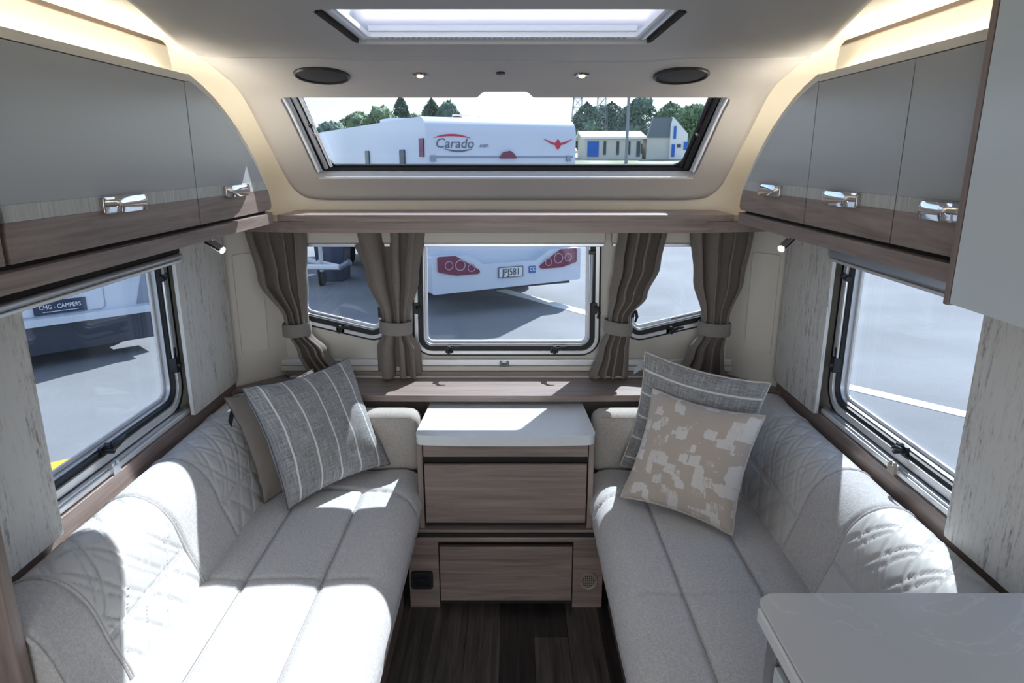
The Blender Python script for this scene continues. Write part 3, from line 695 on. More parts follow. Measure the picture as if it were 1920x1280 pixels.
# ------------------------------------------------------------------ reading lights
def reading_light(p, d, label, on=True):
    p = Vector(p); d = Vector(d).normalized(); t = thing('reading_light', label, 'light', p, 'chrome reading lights')
    M = d.to_track_quat('Z', 'Y').to_matrix().to_4x4(); M.translation = p
    MB().lathe(M, [(.011, -.062), (.0125, -.058), (.0125, .0), (.0105, .002), (.0095, -.004)], 16).build('barrel', 'chrome', t, smooth=True)
    M2 = M.copy()
    MB().lathe(M2, [(.0095, -.003), (.0085, .0015), (0, .003)], 12).build('bulb', 'bulb_warm', t, smooth=True)
    MB().tube([p-d*.038, p-d*.036+Vector((0, 0, .038)), p-d*.036+Vector((0, 0, .052))], .004, 8).build('stem', 'chrome', t, smooth=True)
    MB().tube([p-d*.036+Vector((0, 0, .042)), p-d*.036+Vector((0, 0, .052))], .014, 16).build('mount', 'chrome', t, smooth=True)
    l = bpy.data.lights.new('reading_light_lamp', 'SPOT'); l.energy = 1.2; l.color = (1, .82, .55); l.spot_size = math.radians(80); l.spot_blend = .6; l.shadow_soft_size = .008
    o = bpy.data.objects.new('reading_light_lamp', l); COL.objects.link(o); o.parent = t; o.location = d*.006; o.rotation_euler = (-d).to_track_quat('Z', 'Y').to_euler()
    return t
reading_light((-.835, 2.02, 1.338), (.72, -.30, -.36), 'lit chrome reading light under the left lockers beside the fabric panel')
reading_light((.826, 2.04, 1.340), (-.55, -.45, -.35), 'lit chrome reading light under the right lockers beside the fabric panel')
t = reading_light((-.965, 1.262, 1.300), (1, -.04, -.02), 'chrome reading light in front of the near left fabric panel')

# ------------------------------------------------------------------ sills
for sx in (-1, 1):
    nm = 'left' if sx < 0 else 'right'
    t = snode('trim_%d' % (5 if sx < 0 else 6), (sx*1.06, 1.6, .66), 'taupe wood sill board along the %s wall behind the backrest' % nm)
    MB().box(*sorted((sx*1.052, sx*1.088)), .3, 2.525, .640, .773).build('sill_board', 'wood_y', t, bevel=.003)
# fabric side panels (stiff blinds)
def fpanel(sx, y0, y1, z0, z1, label):
    t = thing('fabric_panel', label, 'curtain panel', (sx*1.05, (y0+y1)/2, z0), 'stiff fabric panels beside the side windows')
    MB().plate(rp([(y0, z0), (y1, z0), (y1, z1), (y0, z1)], .006), [], 0, .012, lambda a, b, d: (sx*(1.036+d), a, b)).build('panel', 'blind_fabric', t, bevel=.003)
    MB().box(*sorted((sx*1.049, sx*1.06)), y0+.02, y1-.02, z1-.05, z1-.02).build('batten', 'pvc_cream', t)
    return t
fpanel(-1, 2.135, 2.50, .772, 1.345, 'distressed grey fabric panel between the left window and front corner')
fpanel(-1, 1.10, 1.440, .745, 1.330, 'distressed grey fabric panel on the near side of the left window')
fpanel(1, 2.150, 2.515, .772, 1.345, 'distressed grey fabric panel between the right window and front corner')
fpanel(1, 1.03, 1.432, .745, 1.330, 'distressed grey fabric panel on the near side of the right window')

# ------------------------------------------------------------------ curtains
def curtain(label, rows, np_, yb, seed, tie):
    """rows: (z, x0, x1, pleat depth)"""
    random.seed(seed); ph = random.uniform(0, 6); ww = [random.uniform(.6, 1.4) for _ in range(np_+1)]
    t = thing('curtain', label, 'curtain', ((rows[0][1]+rows[0][2])/2, yb, rows[-1][0]), 'front curtains with tiebacks')
    NU, NV = np_*14+1, 60
    tot = sum(ww[:np_]); acc = [0]
    for w_ in ww[:np_]: acc.append(acc[-1]+w_/tot)
    def at(z):
        for a, b in zip(rows, rows[1:]):
            if a[0] >= z >= b[0]:
                q = (a[0]-z)/(a[0]-b[0]); q = q*q*(3-2*q)
                return [a[i]+(b[i]-a[i])*q for i in (1, 2, 3)]
        return rows[-1][1:]
    def pt(i, j):
        u = i/(NU-1); z = rows[0][0]+(rows[-1][0]-rows[0][0])*j/(NV-1); x0, x1, am = at(z)
        k = max(q for q in range(np_) if acc[q] <= u+1e-9); lu = (u-acc[k])/(acc[k+1]-acc[k])
        s = math.sin(2*PI*lu-PI/2); y = yb-am*1.35*s*(.65+.35*ww[k])
        x = x0+(x1-x0)*u+am*.35*math.sin(4*PI*lu+ph+k)
        x += .004*noise.noise(Vector((u*9, z*8, seed))); y += .006*noise.noise(Vector((u*7, z*6, seed+5)))
        return (x, y, z)
    cl = MB().grid(NU, NV, pt).build('cloth', 'curtain_cloth', t, smooth=True, autos=180)
    so = cl.modifiers.new('thick', 'SOLIDIFY'); so.thickness = .0018
    tz, tx0, tx1, tilt = tie; cx = (tx0+tx1)/2; rx = (tx1-tx0)/2; n = 36
    def tp(i, j):
        q = 2*PI*i/n; sec = [(-.026, 0), (-.020, .003), (.020, .003), (.026, 0), (.020, -.001), (-.020, -.001), (-.026, 0)][j]
        return (cx+(rx+sec[1])*math.cos(q), yb+(.034+sec[1])*math.sin(q), tz+sec[0]+tilt*math.cos(q)+.004*math.sin(q))
    MB().grid(n, 7, tp, closeu=True).build('tieback', 'tie_cloth', t, smooth=True, autos=60)
    return t
TZ = .965
curtain('taupe curtain in the left front corner, swept towards the left window', [(1.352, -1.005, -.765, .022), (1.15, -.965, -.772, .022), (TZ+.03, -.875, -.782, .014), (TZ-.03, -.862, -.775, .013), (.86, -.835, -.715, .016), (.749, -.80, -.648, .018)], 4, 2.612, 1, (TZ-.012, -.880, -.772, .004))
curtain('taupe curtain between the left and centre front windows', [(1.352, -.605, -.318, .026), (1.15, -.550, -.350, .024), (TZ+.03, -.492, -.388, .014), (TZ-.03, -.492, -.382, .013), (.86, -.52, -.352, .02), (.749, -.520, -.350, .024)], 3, 2.625, 2, (TZ-.008, -.500, -.376, -.002))
curtain('taupe curtain between the centre and right front windows', [(1.352, .425, .625, .026), (1.20, .415, .600, .026), (1.08, .400, .555, .02), (TZ+.03, .398, .492, .013), (TZ-.03, .392, .492, .013), (.86, .365, .490, .018), (.749, .330, .492, .024)], 4, 2.625, 3, (TZ-.008, .388, .496, -.006))
curtain('taupe curtain in the right front corner, gathered by its tieback', [(1.352, .695, .950, .024), (1.15, .722, .925, .024), (TZ+.03, .765, .875, .014), (TZ-.03, .762, .872, .013), (.86, .720, .865, .018), (.749, .676, .880, .022)], 4, 2.612, 4, (TZ-.010, .756, .882, -.004))
# ================================================================== FRONT SHELF AND CHEST
t = thing('window_shelf', 'taupe wood shelf under the front windows', 'shelf', (0, 2.56, .70))
pts = [(-1.05, 2.47), (-.85, 2.45)]+[(-.7+1.4*k/20, 2.432-.010*(1-(k/10-1)**2)) for k in range(21)]+[(.85, 2.45), (1.05, 2.47), (1.05, 2.525), (.90, 2.698), (-.90, 2.698), (-1.05, 2.525)]
MB().plate(pts, [], 0, .024, lambda a, b, d: (a, b, .716+d)).build('board', 'wood_x', t, bevel=.002)
MB().box(-.90, .90, 2.655, 2.698, .7405, .7615).build('upstand', 'wood_x', t, bevel=.003)
MB().box(-.88, .88, 2.640, 2.654, .7405, .746).build('bead', 'pvc_cream', t, bevel=.001)
for x, lab in ((-.905, 'small black socket cap set in the left end of the window shelf'), (.895, 'small black socket cap set in the right end of the window shelf')):
    M = Matrix.Translation((x, 2.50, .740)); tt = thing('socket_cap', lab, 'socket', M.translation, 'shelf socket caps')
    MB().lathe(M, [(.024, 0), (.024, .003), (.02, .005), (.014, .004)], 20).build('ring', 'black_plastic', tt, smooth=True)
    MB().lathe(M, [(.0145, .001), (.0145, .0045), (0, .0055)], 16).build('lid', 'socket_black', tt, smooth=True)
# chest worktop
t = thing('chest_worktop', 'white stone-effect top slab on the front chest of drawers', 'worktop', (0, 2.27, .667))
pts = rp([(-.306, 2.132), (-.15, 2.122), (.15, 2.122), (.306, 2.132), (.288, 2.47), (-.288, 2.47)], [.03, .05, .05, .03, 0, 0], 6)
MB().plate(pts, [], 0, .014, lambda a, b, d: (a, b, .688+d)).build('slab', 'chest_stone', t, bevel=.003)
MB().plate(pts, [], 0, .0205, lambda a, b, d: (a*.997, b+.001, .667+d)).build('edge_band', 'chest_stone', t, bevel=.004)
# chest body
t = thing('chest_of_drawers', 'taupe wood chest of drawers between the two benches', 'chest of drawers', (0, 2.3, 0))
cfy = 2.150
for sx in (-1, 1): MB().box(*sorted((sx*.284, sx*.302)), 2.148, 2.46, .345, .6665).build('side_panel', 'wood_z', t, bevel=.0015)
MB().box(-.283, .283, 2.17, 2.46, .345, .666).build('carcass', 'dark_gap', t)
MB().box(-.281, .281, cfy, 2.168, .616, .6665).build('top_rail', 'wood_x', t, bevel=.0015)
d = MB().box(-.279, .279, cfy-.002, 2.167, .366, .586).build('drawer', 'wood_x', t, bevel=.002)
MB().box(-.279, .279, cfy-.002, 2.160, .5862, .589).build('drawer_pull_edge', 'wood_x', d, bevel=.001)
MB().box(-.312, .312, 2.135, 2.46, .334, .3448).build('ledge', 'wood_x', t, bevel=.003)
MB().box(-.318, .318, 2.130, 2.46, .322, .3335).build('ledge_shadow', 'dark_gap', t)
MB().box(-.324, .324, 2.124, 2.46, .305, .3215).build('ledge', 'wood_x', t, bevel=.003)
MB().box(-.268, .268, 2.15, 2.20, .290, .3045).build('lower_rail', 'wood_x', t, bevel=.002)
for sx in (-1, 1): MB().box(*sorted((sx*.243, sx*.352)), 2.180, 2.46, 0, .3045).build('end_panel', 'wood_x', t, bevel=.002)
MB().box(-.242, .242, 2.205, 2.46, 0, .30).build('lower_carcass', 'dark_gap', t)
MB().box(-.239, .239, 2.172, 2.19, .035, .256).build('drawer', 'wood_x', t, bevel=.002)
# socket and vent on the lower end panels
t = thing('wall_socket', 'black square socket on the chest panel beside the left bench', 'socket', (-.305, 2.18, .085))
MB().plate(rp([(-.345, .085), (-.265, .085), (-.265, .155), (-.345, .155)], .012), [rp([(-.333, .097), (-.277, .097), (-.277, .143), (-.333, .143)], .006)], -.012, 0, lambda a, b, d: (a, 2.18+d, b)).build('surround', 'black_plastic', t, bevel=.003)
MB().box(-.334, -.276, 2.174, 2.1805, .096, .144).build('face', 'socket_black', t, bevel=.001)
MB().box(-.318, -.292, 2.170, 2.174, .116, .124).build('switch', 'black_plastic', t, bevel=.001)
t = thing('air_vent', 'round beige heater vent with mesh on the chest panel beside the right bench', 'vent', (.300, 2.18, .085))
M = Matrix.Translation((.300, 2.18, .115)) @ Matrix.Rotation(math.radians(90), 4, 'X')
MB().lathe(M, [(.035, 0), (.035, .006), (.031, .011), (.026, .008), (.026, 0)], 28).build('ring', 'vent_beige', t, smooth=True)
MB().lathe(M, [(.0265, .0005), (.0265, .002), (0, .002)], 24).build('opening', 'dark_gap', t)
mb = MB()
for k in range(-3, 4):
    c_ = k*.0072; h_ = math.sqrt(max(.026**2-c_*c_, 0)); mb.box(.300+c_-.001, .300+c_+.001, 2.172, 2.175, .115-h_, .115+h_); mb.box(.300-h_, .300+h_, 2.173, 2.176, .115+c_-.001, .115+c_+.001)
mb.build('mesh', 'vent_beige', t)

# ================================================================== BENCHES
SEAT_Z = .500
def seat(sx, y0, y1, label, seams, cross, far):
    t = thing('bench_cushion', label, 'seat cushion', (sx*.56, 1.6, .36), 'long bench seat cushions')
    # cross section (x, z) from the back top over the front and under
    sec = []
    xb, xf, zt, zb = .835, .292, SEAT_Z, .352
    n1 = 64
    for k in range(n1+1): sec.append((xb-(xb-(xf+.075))*k/n1, zt, 0, 1))
    for k in range(1, 15):
        q = PI/2*k/14; sec.append((xf+.075-.075*math.sin(q), zt-.075+.075*math.cos(q), -math.sin(q), math.cos(q)))
    for k in range(1, 8): sec.append((xf+.012*math.sin(PI*k/14), zt-.075-(zt-.075-zb)*k/7, -1, 0))
    sec.append((xb, zb, 0, -1))
    ny = int((y1-y0)/.010)
    def g(d, w): return math.exp(-(d/w)**2)
    def pt(i, j):
        x, z, nx, nz = sec[i]; y = y0+(y1-y0)*j/ny
        dp = 0
        if i < len(sec)-1:
            fe = min(1, max(0, (far-y)/.02))
            for sxm in seams:
                if y < far: dp += .010*g(x-sxm, .007)*min(1, max(0, (x-.32)/.05)); dp -= .004*(1-g(x-sxm, .05))*0
            if x > .34: dp += .0065*g(y-cross, .006)*min(1, (x-.34)/.03)
            yc = far-.075*max(0, (.52-x)/.23)**2
            dp += .011*g(y-yc, .008)
            pu = min(abs(x-q) for q in seams+[.83, .30]); dp -= .006*min(1, pu/.07)
            e = min(y-y0, y1-y); 
            if e < .02: dp += .02*(1-math.sqrt(max(0, 1-(1-e/.02)**2)))
            dp += .0015*noise.noise(Vector((x*9, y*9, sx)))
        return (sx*(x-nx*dp), y, z-nz*dp)
    mb = MB(); mb.grid(len(sec), ny+1, pt, closeu=True)
    N = ny+1; mb.f += [tuple(i*N for i in range(len(sec))), tuple(i*N+ny for i in range(len(sec)))]
    mb.build('cushion', 'seat_fabric', t, smooth=True, autos=60)
    # stitched seam threads lying in the grooves
    for sm in seams: MB().tube([(sx*sm, y0+.03+(far-.02-y0-.03)*k/40, SEAT_Z-.0035) for k in range(41)], .0011, 5).build('seam', 'stitch', t)
    return t
seat(-1, .90, 2.30, 'long light grey bench cushion on the left, brightly sunlit', [.698, .490], 1.62, 2.135)
seat(1, 1.0, 2.30, 'long light grey bench cushion on the right, mostly in shade', [.680, .470], 1.557, 2.125)
for sx in (-1, 1):
    nm = 'left' if sx < 0 else 'right'
    t = thing('storage_bench', 'taupe wood storage bench under the %s bench cushion' % nm, 'bench', (sx*.7, 1.3, 0))
    yb = .9 if sx < 0 else 1.0; xb = .89 if sx < 0 else 1.045
    MB().box(*sorted((sx*.375, sx*.393)), yb, 2.178, 0, .351).build('front_panel', 'wood_y', t, bevel=.002)
    MB().box(*sorted((sx*.394, sx*xb)), yb, 2.178, .02, .350).build('box', 'wood_y', t)
    MB().box(*sorted((sx*.366, sx*.3745)), 1.02, 1.66, .16, .34).build('flap', 'wood_y', t, bevel=.002)
    MB().plate(rp([(1.40, .245), (1.58, .245), (1.58, .325), (1.40, .325)], .01), [], 0, .010, lambda a, b, d: (sx*(.366-d), a, b)).build('catch_plate', 'chrome' if sx < 0 else 'black_plastic', t, bevel=.002)
# backrest cross-section (x, z, nx, nz) by arc length
BSEC = [(.800, .470), (.804, .50), (.818, .545), (.840, .598), (.852, .64), (.866, .682), (.886, .715), (.915, .742), (.950, .756), (.985, .756), (1.02, .744), (1.048, .712)]
for _ in range(2):
    q = [BSEC[0]]
    for a, b in zip(BSEC, BSEC[1:]): q += [(a[0]*.75+b[0]*.25, a[1]*.75+b[1]*.25), (a[0]*.25+b[0]*.75, a[1]*.25+b[1]*.75)]
    BSEC = q+[BSEC[-1]]
BL = [0.0]
for a, b in zip(BSEC, BSEC[1:]): BL.append(BL[-1]+math.dist(a, b))
def bsec(s):
    for i in range(len(BL)-1):
        if s <= BL[i+1] or i == len(BL)-2:
            t = (s-BL[i])/(BL[i+1]-BL[i]); a, b = BSEC[i], BSEC[i+1]; L = math.dist(a, b); tx, tz = (b[0]-a[0])/L, (b[1]-a[1])/L
            return a[0]+(b[0]-a[0])*t, a[1]+(b[1]-a[1])*t, -tz, tx
S_MID = min(range(400), key=lambda k: abs(bsec(BL[-1]*k/400)[1]-.603))*BL[-1]/400
def backrest(sx, label, panels):
    t = thing('backrest_cushion', label, 'backrest cushion', (sx*.93, 1.7, .47), 'backrest cushions along the side walls')
    y0, y1 = panels[0][0], panels[-1][1]
    core = [(a+.003, b-.003) for a, b in BSEC]; core = [p for p in core if p[0] <= 1.045]+[(1.048, .70), (1.048, .47)]
    for a, b, quilt in panels:
        ns = 72 if quilt else 40; ny = max(6, int((b-a)/(.006 if quilt else .012)))
        def pt(i, j):
            s = BL[-1]*i/ns; y = a+(b-a)*j/ny; x, z, nx, nz = bsec(s); dp = 0
            e = min(y-a, b-y)
            if e < .012: dp += .009*(1-math.sqrt(max(0, 1-(1-e/.012)**2)))
            if quilt:
                dp += .010*math.exp(-((s-S_MID)/.005)**2)
                q = y*.55+0; w1 = s-S_MID; amp = 0
                P = .094
                for sg in (-1, 1):
                    f = (y+sg*(w1*.78+.012*math.sin(w1*22)))/P; d_ = (f-round(f))*P
                    amp = max(amp, math.exp(-(d_/.0042)**2))
                    f2 = f+.24+.09*math.sin(w1*17); d2 = (f2-round(f2))*P; amp = max(amp, .75*math.exp(-(d2/.0036)**2))
                fade = min(1, abs(s-S_MID)/.012)*min(1, max(0, e-.004)/.014)
                dp += .0055*amp*fade
            dp -= .002*noise.noise(Vector((y*6, s*9, sx)))
            return (sx*(x-nx*dp), y, z-nz*dp)
        mb = MB(); mb.grid(ns+1, ny+1, pt)
        mb.build('quilted_panel' if quilt else 'fabric_panel', 'quilt_leather' if quilt else 'back_fabric', t, smooth=True, autos=180)
    MB().plate(core, [], 0, y1-y0-.006, lambda p, q, d: (sx*p, y0+.003+d, q)).build('foam_core', 'back_fabric', t)
    for yy in [q[0] for q in panels]+[panels[-1][1]]:
        MB().tube([(sx*(bsec(BL[-1]*i/30)[0]+.0035), yy, bsec(BL[-1]*i/30)[1]-.0035) for i in range(31)], .0045, 6).build('piping', 'back_fabric', t, smooth=True)
    return t
backrest(-1, 'sunlit left backrest cushion with two quilted diamond panels', [(1.105, 1.25, 0), (1.25, 1.605, 1), (1.605, 1.842, 0), (1.842, 2.215, 1), (2.215, 2.40, 0)])
backrest(1, 'right backrest cushion with quilted diamond panels under the right window', [(1.0, 1.17, 0), (1.17, 1.548, 1), (1.548, 1.768, 0), (1.768, 2.185, 1), (2.185, 2.40, 0)])
def soft_box(x0, x1, y0, y1, z0, z1, r, n=6, pw=.0):
    """cushion: rounded box"""
    mb = MB(); c = Vector(((x0+x1)/2, (y0+y1)/2, (z0+z1)/2)); h = Vector(((x1-x0)/2, (y1-y0)/2, (z1-z0)/2)); r = min(r, *h)
    bm = bmesh.new(); bmesh.ops.create_cube(bm, size=2); bmesh.ops.subdivide_edges(bm, edges=bm.edges, cuts=12, use_grid_fill=True)
    vs = []
    for q in bm.verts:
        p = Vector([math.sin(q.co[i]*PI/2)*h[i] for i in range(3)]); inn = Vector([max(-(h[i]-r), min(h[i]-r, p[i])) for i in range(3)])
        # push grid lines towards the rounded edges
        d = p-inn
        if d.length > 1e-9: p = inn+d.normalized()*r
        vs.append(c+p)
    bm.verts.index_update(); fs = [tuple(v.index for v in f.verts) for f in bm.faces]; bm.free()
    return mb.add(vs, fs)
for sx in (-1, 1):
    nm = 'left' if sx < 0 else 'right'
    t = thing('corner_backrest', 'beige front backrest cushion between the %s corner and the chest' % nm, 'backrest cushion', (sx*.6, 2.36, .50))
    soft_box(*sorted((sx*.315, sx*.85)), 2.305, 2.425, .47, .706, .045).build('pad', 'bolster_fabric', t, smooth=True)
    mb = MB().tube([(sx*(.345+.48*k/12), 2.318, .693) for k in range(13)], .0022, 6); mb.build('seam', 'stitch', t, smooth=True)

# ------------------------------------------------------------------ pillows
def pillow(label, center, rotv, S, th, m, pip, tagp=None, seed=0, squash=1.0):
    w = Vector(rotv); R = Matrix.Rotation(w.length, 3, w.normalized()) if w.length > 1e-6 else Matrix.Identity(3)
    C = Vector(center); random.seed(seed)
    t = thing('pillow', label, 'pillow', C-Vector((0, 0, S*.45)), 'scatter pillows on the benches')
    n = 36
    def shape(u, v, sd):
        x = S/2*u*(1-.10*(1-v*v)); z = S/2*v*(1-.10*(1-u*u))
        b = (max(0, 1-u**2)*max(0, 1-v**2))**.42
        wr = noise.noise(Vector((u*2.3+seed, v*2.3, sd)))*.016*min(1, b*2.5)+ .012*noise.noise(Vector((u*6+seed, v*6, sd)))*(1-b)
        y = sd*(th/2*b+wr*.5)
        # creases running from the corners
        z -= .018*(1-v)*.5*(1-u*u)*0
        return R @ Vector((x, y, z*squash))+C
    vs = []; fs = []; uv = []
    for side in (-1, 1):
        k = len(vs)
        for i in range(n+1):
            for j in range(n+1):
                u = -1+2*i/n; v = -1+2*j/n; u = math.sin(u*PI/2); v = math.sin(v*PI/2)
                vs.append(shape(u, v, side)); uv.append((u*.5+.5, v*.5+.5))
        for i in range(n):
            for j in range(n): fs.append((k+i*(n+1)+j, k+(i+1)*(n+1)+j, k+(i+1)*(n+1)+j+1, k+i*(n+1)+j+1))
    mb = MB(); mb.add(vs, fs); mb.uv = uv
    mb.build('cover', m, t, smooth=True, autos=180)
    if pip:
        ring = []
        for u, v in [(a, -1) for a in [-1+2*k/20 for k in range(20)]]+[(1, a) for a in [-1+2*k/20 for k in range(20)]]+[(-a, 1) for a in [-1+2*k/20 for k in range(20)]]+[(-1, -a) for a in [-1+2*k/20 for k in range(20)]]:
            ring.append(shape(u, v, 1)*1.0)
        MB().tube(ring, .0042 if 'champ' in pip else .0025, 6, closed=True).build('piping', pip, t, smooth=True)
    if tagp:
        u, v, col, L = tagp
        p = shape(u, v, -1); q = shape(u*1.0, v-.10, -1); dd = (q-p).normalized(); o = (R @ Vector((-.55 if u < 0 else .55, -.25, -.6))).normalized(); s2 = R @ Vector((0, 0, 1))
        s2 = dd
        mb = MB(); nrm = o.cross(s2).normalized()*.0008
        a = [p-o*.004-s2*.011, p+o*L-s2*.011, p+o*L+s2*.011, p-o*.004+s2*.011]
        mb.add([x+nrm for x in a]+[x-nrm for x in a], [(0, 1, 2, 3), (7, 6, 5, 4), (0, 4, 5, 1), (1, 5, 6, 2), (2, 6, 7, 3), (3, 7, 4, 0)])
        mb.build('label_tag', col, t)
    return t
pillow('dark grey checked pillow with thin pale stripes on the left bench', (-.640, 2.200, .700), (-.457, -.234, .843), .420, .175, 'pillow_striped', 'piping_dark', None, 1)
pillow('plain brown pillow half hidden behind the striped pillow on the left bench', (-.755, 2.225, .675), (-.38, -.21, .98), .37, .055, 'pillow_brown', 'piping_dark', (-1, .72, 'tag_dark', .05), 2)
pillow('champagne pillow with pale jacquard patches and piped edge on the right bench', (.590, 2.005, .680), (-.502, .194, -.62), .374, .145, 'pillow_champagne', 'piping_champagne', None, 3)
pillow('blue-grey pillow with thin pale stripes behind the champagne pillow', (.632, 2.165, .722), (-.12, .157, -.46), .418, .11, 'pillow_striped_r', 'piping_champagne', (-1, .80, 'tag_grey', .045), 4)

# ================================================================== KITCHEN COUNTER
t = thing('kitchen_worktop', 'grey stone-effect kitchen worktop with rounded corner beside the right bench', 'worktop', (.76, .5, .852))
pts = rp([(.438, -.6), (1.086, -.6), (1.086, 1.022), (.438, 1.022)], [0, 0, 0, .035], 8)
MB().plate(pts, [], 0, .028, lambda a, b, d: (a, b, .852+d)).build('slab', 'worktop_stone', t, bevel=.003)
MB().plate(rp([(.432, -.6), (.4375, -.6), (.4375, .985), (.432, .985)], 0), [], 0, .022, lambda a, b, d: (a, b, .8535+d)).build('edge_strip', 'pvc_white', t, bevel=.001)
t = thing('kitchen_unit', 'kitchen base unit with pale fronts under the grey worktop', 'cabinet', (.76, .4, 0))
MB().box(.470, 1.049, -.6, .995, 0, .8515).build('carcass', 'wood_z', t, bevel=.002)
MB().box(.455, .4695, .955, .992, .0, .8515).build('corner_post', 'alu', t, bevel=.004)
MB().box(.458, .4695, -.6, .953, .80, .8515).build('top_rail', 'wood_y', t, bevel=.002)
d = MB().box(.452, .469, .40, .945, .10, .795).build('door', 'white_gloss', t, bevel=.003)
MB().tube([(.440, .89, .60), (.440, .89, .75)], .006, 8).build('handle', 'chrome', d, smooth=True)

# ================================================================== OUTDOORS
GZ = -.45
g = MB()
gp = [(-120, GZ), (17, GZ), (24, GZ+.10), (60, 1.55), (75, 1.7), (260, 1.7)]
g.grid(len(gp), 2, lambda i, j: (-200+400*j, gp[i][0], gp[i][1]-(0 if i < 2 else .0)))
ga = MB(); ga.grid(2, 2, lambda i, j: (-200+400*j, gp[i][0], gp[i][1]))
struct(ga.build('ground', 'asphalt', origin=(0, 0, GZ)), 'grey asphalt yard around the caravan')
gb = MB(); gb.grid(len(gp)-1, 2, lambda i, j: (-200+400*j, gp[i+1][0], gp[i+1][1]))
struct(gb.build('verge', 'verge', origin=(0, 40, GZ)), 'dry grass rising beyond the yard')
def line(p, q, w, m, label, cat='road marking'):
    p = Vector((*p, GZ)); q = Vector((*q, GZ)); d_ = (q-p).normalized(); s_ = Vector((-d_.y, d_.x, 0))*w/2; z = Vector((0, 0, .006))
    b = [p-s_, q-s_, q+s_, p+s_]
    mb = MB(); mb.add([x for x in b]+[x+z for x in b], [(3, 2, 1, 0), (4, 5, 6, 7), (0, 1, 5, 4), (1, 2, 6, 5), (2, 3, 7, 6), (3, 0, 4, 7)])
    return tag(mb.build('parking_line', m), label, cat, 'painted lines on the asphalt')
line((2.75, 6.45), (4.55, 4.45), .16, 'road_paint', 'broad white parking line seen through the right side window')
line((-.15, 10.85), (1.75, 8.15), .20, 'road_paint', 'white parking line beyond the centre front window')
line((-3.25, 4.22), (-2.78, 4.60), .16, 'yellow_paint', 'yellow painted line seen low in the left side window')
line((-5.6, 9.4), (-3.6, 12.4), .14, 'road_paint', 'white parking line beside the draw bar trailer')

# --- motorhome parked in front, rear end towards us
nc = Vector((-1.07, 9.0)); rd = Vector((.895, .446)).normalized(); sd = Vector((-rd.y, rd.x)); BW = 2.22; BLN = 6.9
def vmap(a, b, d): p = nc+rd*a+sd*d; return (p.x, p.y, b)          # a across rear, b height, d depth along the side
t = thing('motorhome', 'white motorhome parked beyond the front windows with its rear towards the caravan', 'motorhome', (*(nc+rd*BW/2+sd*3), GZ))
rear = rp([(.0, .03), (BW, .03), (BW, 2.12), (0, 2.12)], [.03, .03, .05, .05])
mb = MB()                                                # body: side profile extruded across, roof edge rounded at the rear
side = rp([(0, .03), (BLN, .03), (BLN, 2.12), (0, 2.12)], [.02, .05, .45, .20], 8)
mb.plate(side, [], 0, BW, lambda a, b, d: vmap(d, b, a)); body = mb.build('body', 'van_white', t, bevel=.02)
mb = MB(); mb.plate(rp([(-.03, -.14), (BW+.03, -.10), (BW+.03, .36), (BW*.78, .36), (BW*.68, .22), (BW*.32, .22), (BW*.22, .36), (-.03, .36)], .03), [], -.16, .25, vmap)
bmp = mb.build('bumper', 'van_white', t, bevel=.02)
MB().plate([(BW*.25, -.15), (BW*.95, -.15), (BW*.95, -.12), (BW*.25, -.12)], [], -.10, .2, vmap).build('under_rail', 'van_dark', t)
for e in (0, 1):
    X = (lambda a: a) if e == 0 else (lambda a: BW-a)
    pl = [(X(.05), .36), (X(.05), .16), (X(.30), .10), (X(.72), .10), (X(.50), .24), (X(.30), .36)]
    if e: pl = list(reversed(pl))
    tl = MB().plate(rp(pl, .03), [], -.185, -.155, vmap).build('tail_light', 'tail_red', bmp, bevel=.006)
    for ax, ay, r in ((.20, .24, .06), (.36, .235, .075), (.52, .19, .055)):
        pc = [(X(ax)+r*math.cos(q*PI/10), ay+r*math.sin(q*PI/10)) for q in range(20)]; pi_ = [(X(ax)+r*.82*math.cos(q*PI/10), ay+r*.82*math.sin(q*PI/10)) for q in range(20)]
        MB().plate(pc, [pi_], -.196, -.184, vmap).build('lens_ring', 'lens_ring', bmp)
pl_ = MB().plate(rp([(.93, .02), (1.30, .02), (1.30, .16), (.93, .16)], .01), [], -.180, -.160, vmap).build('number_plate', 'plate_white', bmp, bevel=.002)
MB().plate(rp([(.925, .015), (1.305, .015), (1.305, .165), (.925, .165)], .01), [rp([(.936, .026), (1.294, .026), (1.294, .154), (.936, .154)], .008)], -.184, -.170, vmap).build('plate_border', 'print_grey', bmp)
text_mb('JPJ581', .135, lambda a, b, d: vmap(1.115+a*.80, .088+b, -.183+d)).build('plate_lettering', 'print_black', bmp)
MB().plate(rp([(1.40, .05), (1.51, .05), (1.51, .15), (1.40, .15)], .012), [], -.172, -.160, vmap).build('sticker', 'print_blue', bmp)
text_mb('CC', .07, lambda a, b, d: vmap(1.455+a*.9, .105+b, -.174+d)).build('sticker_lettering', 'print_white', bmp)
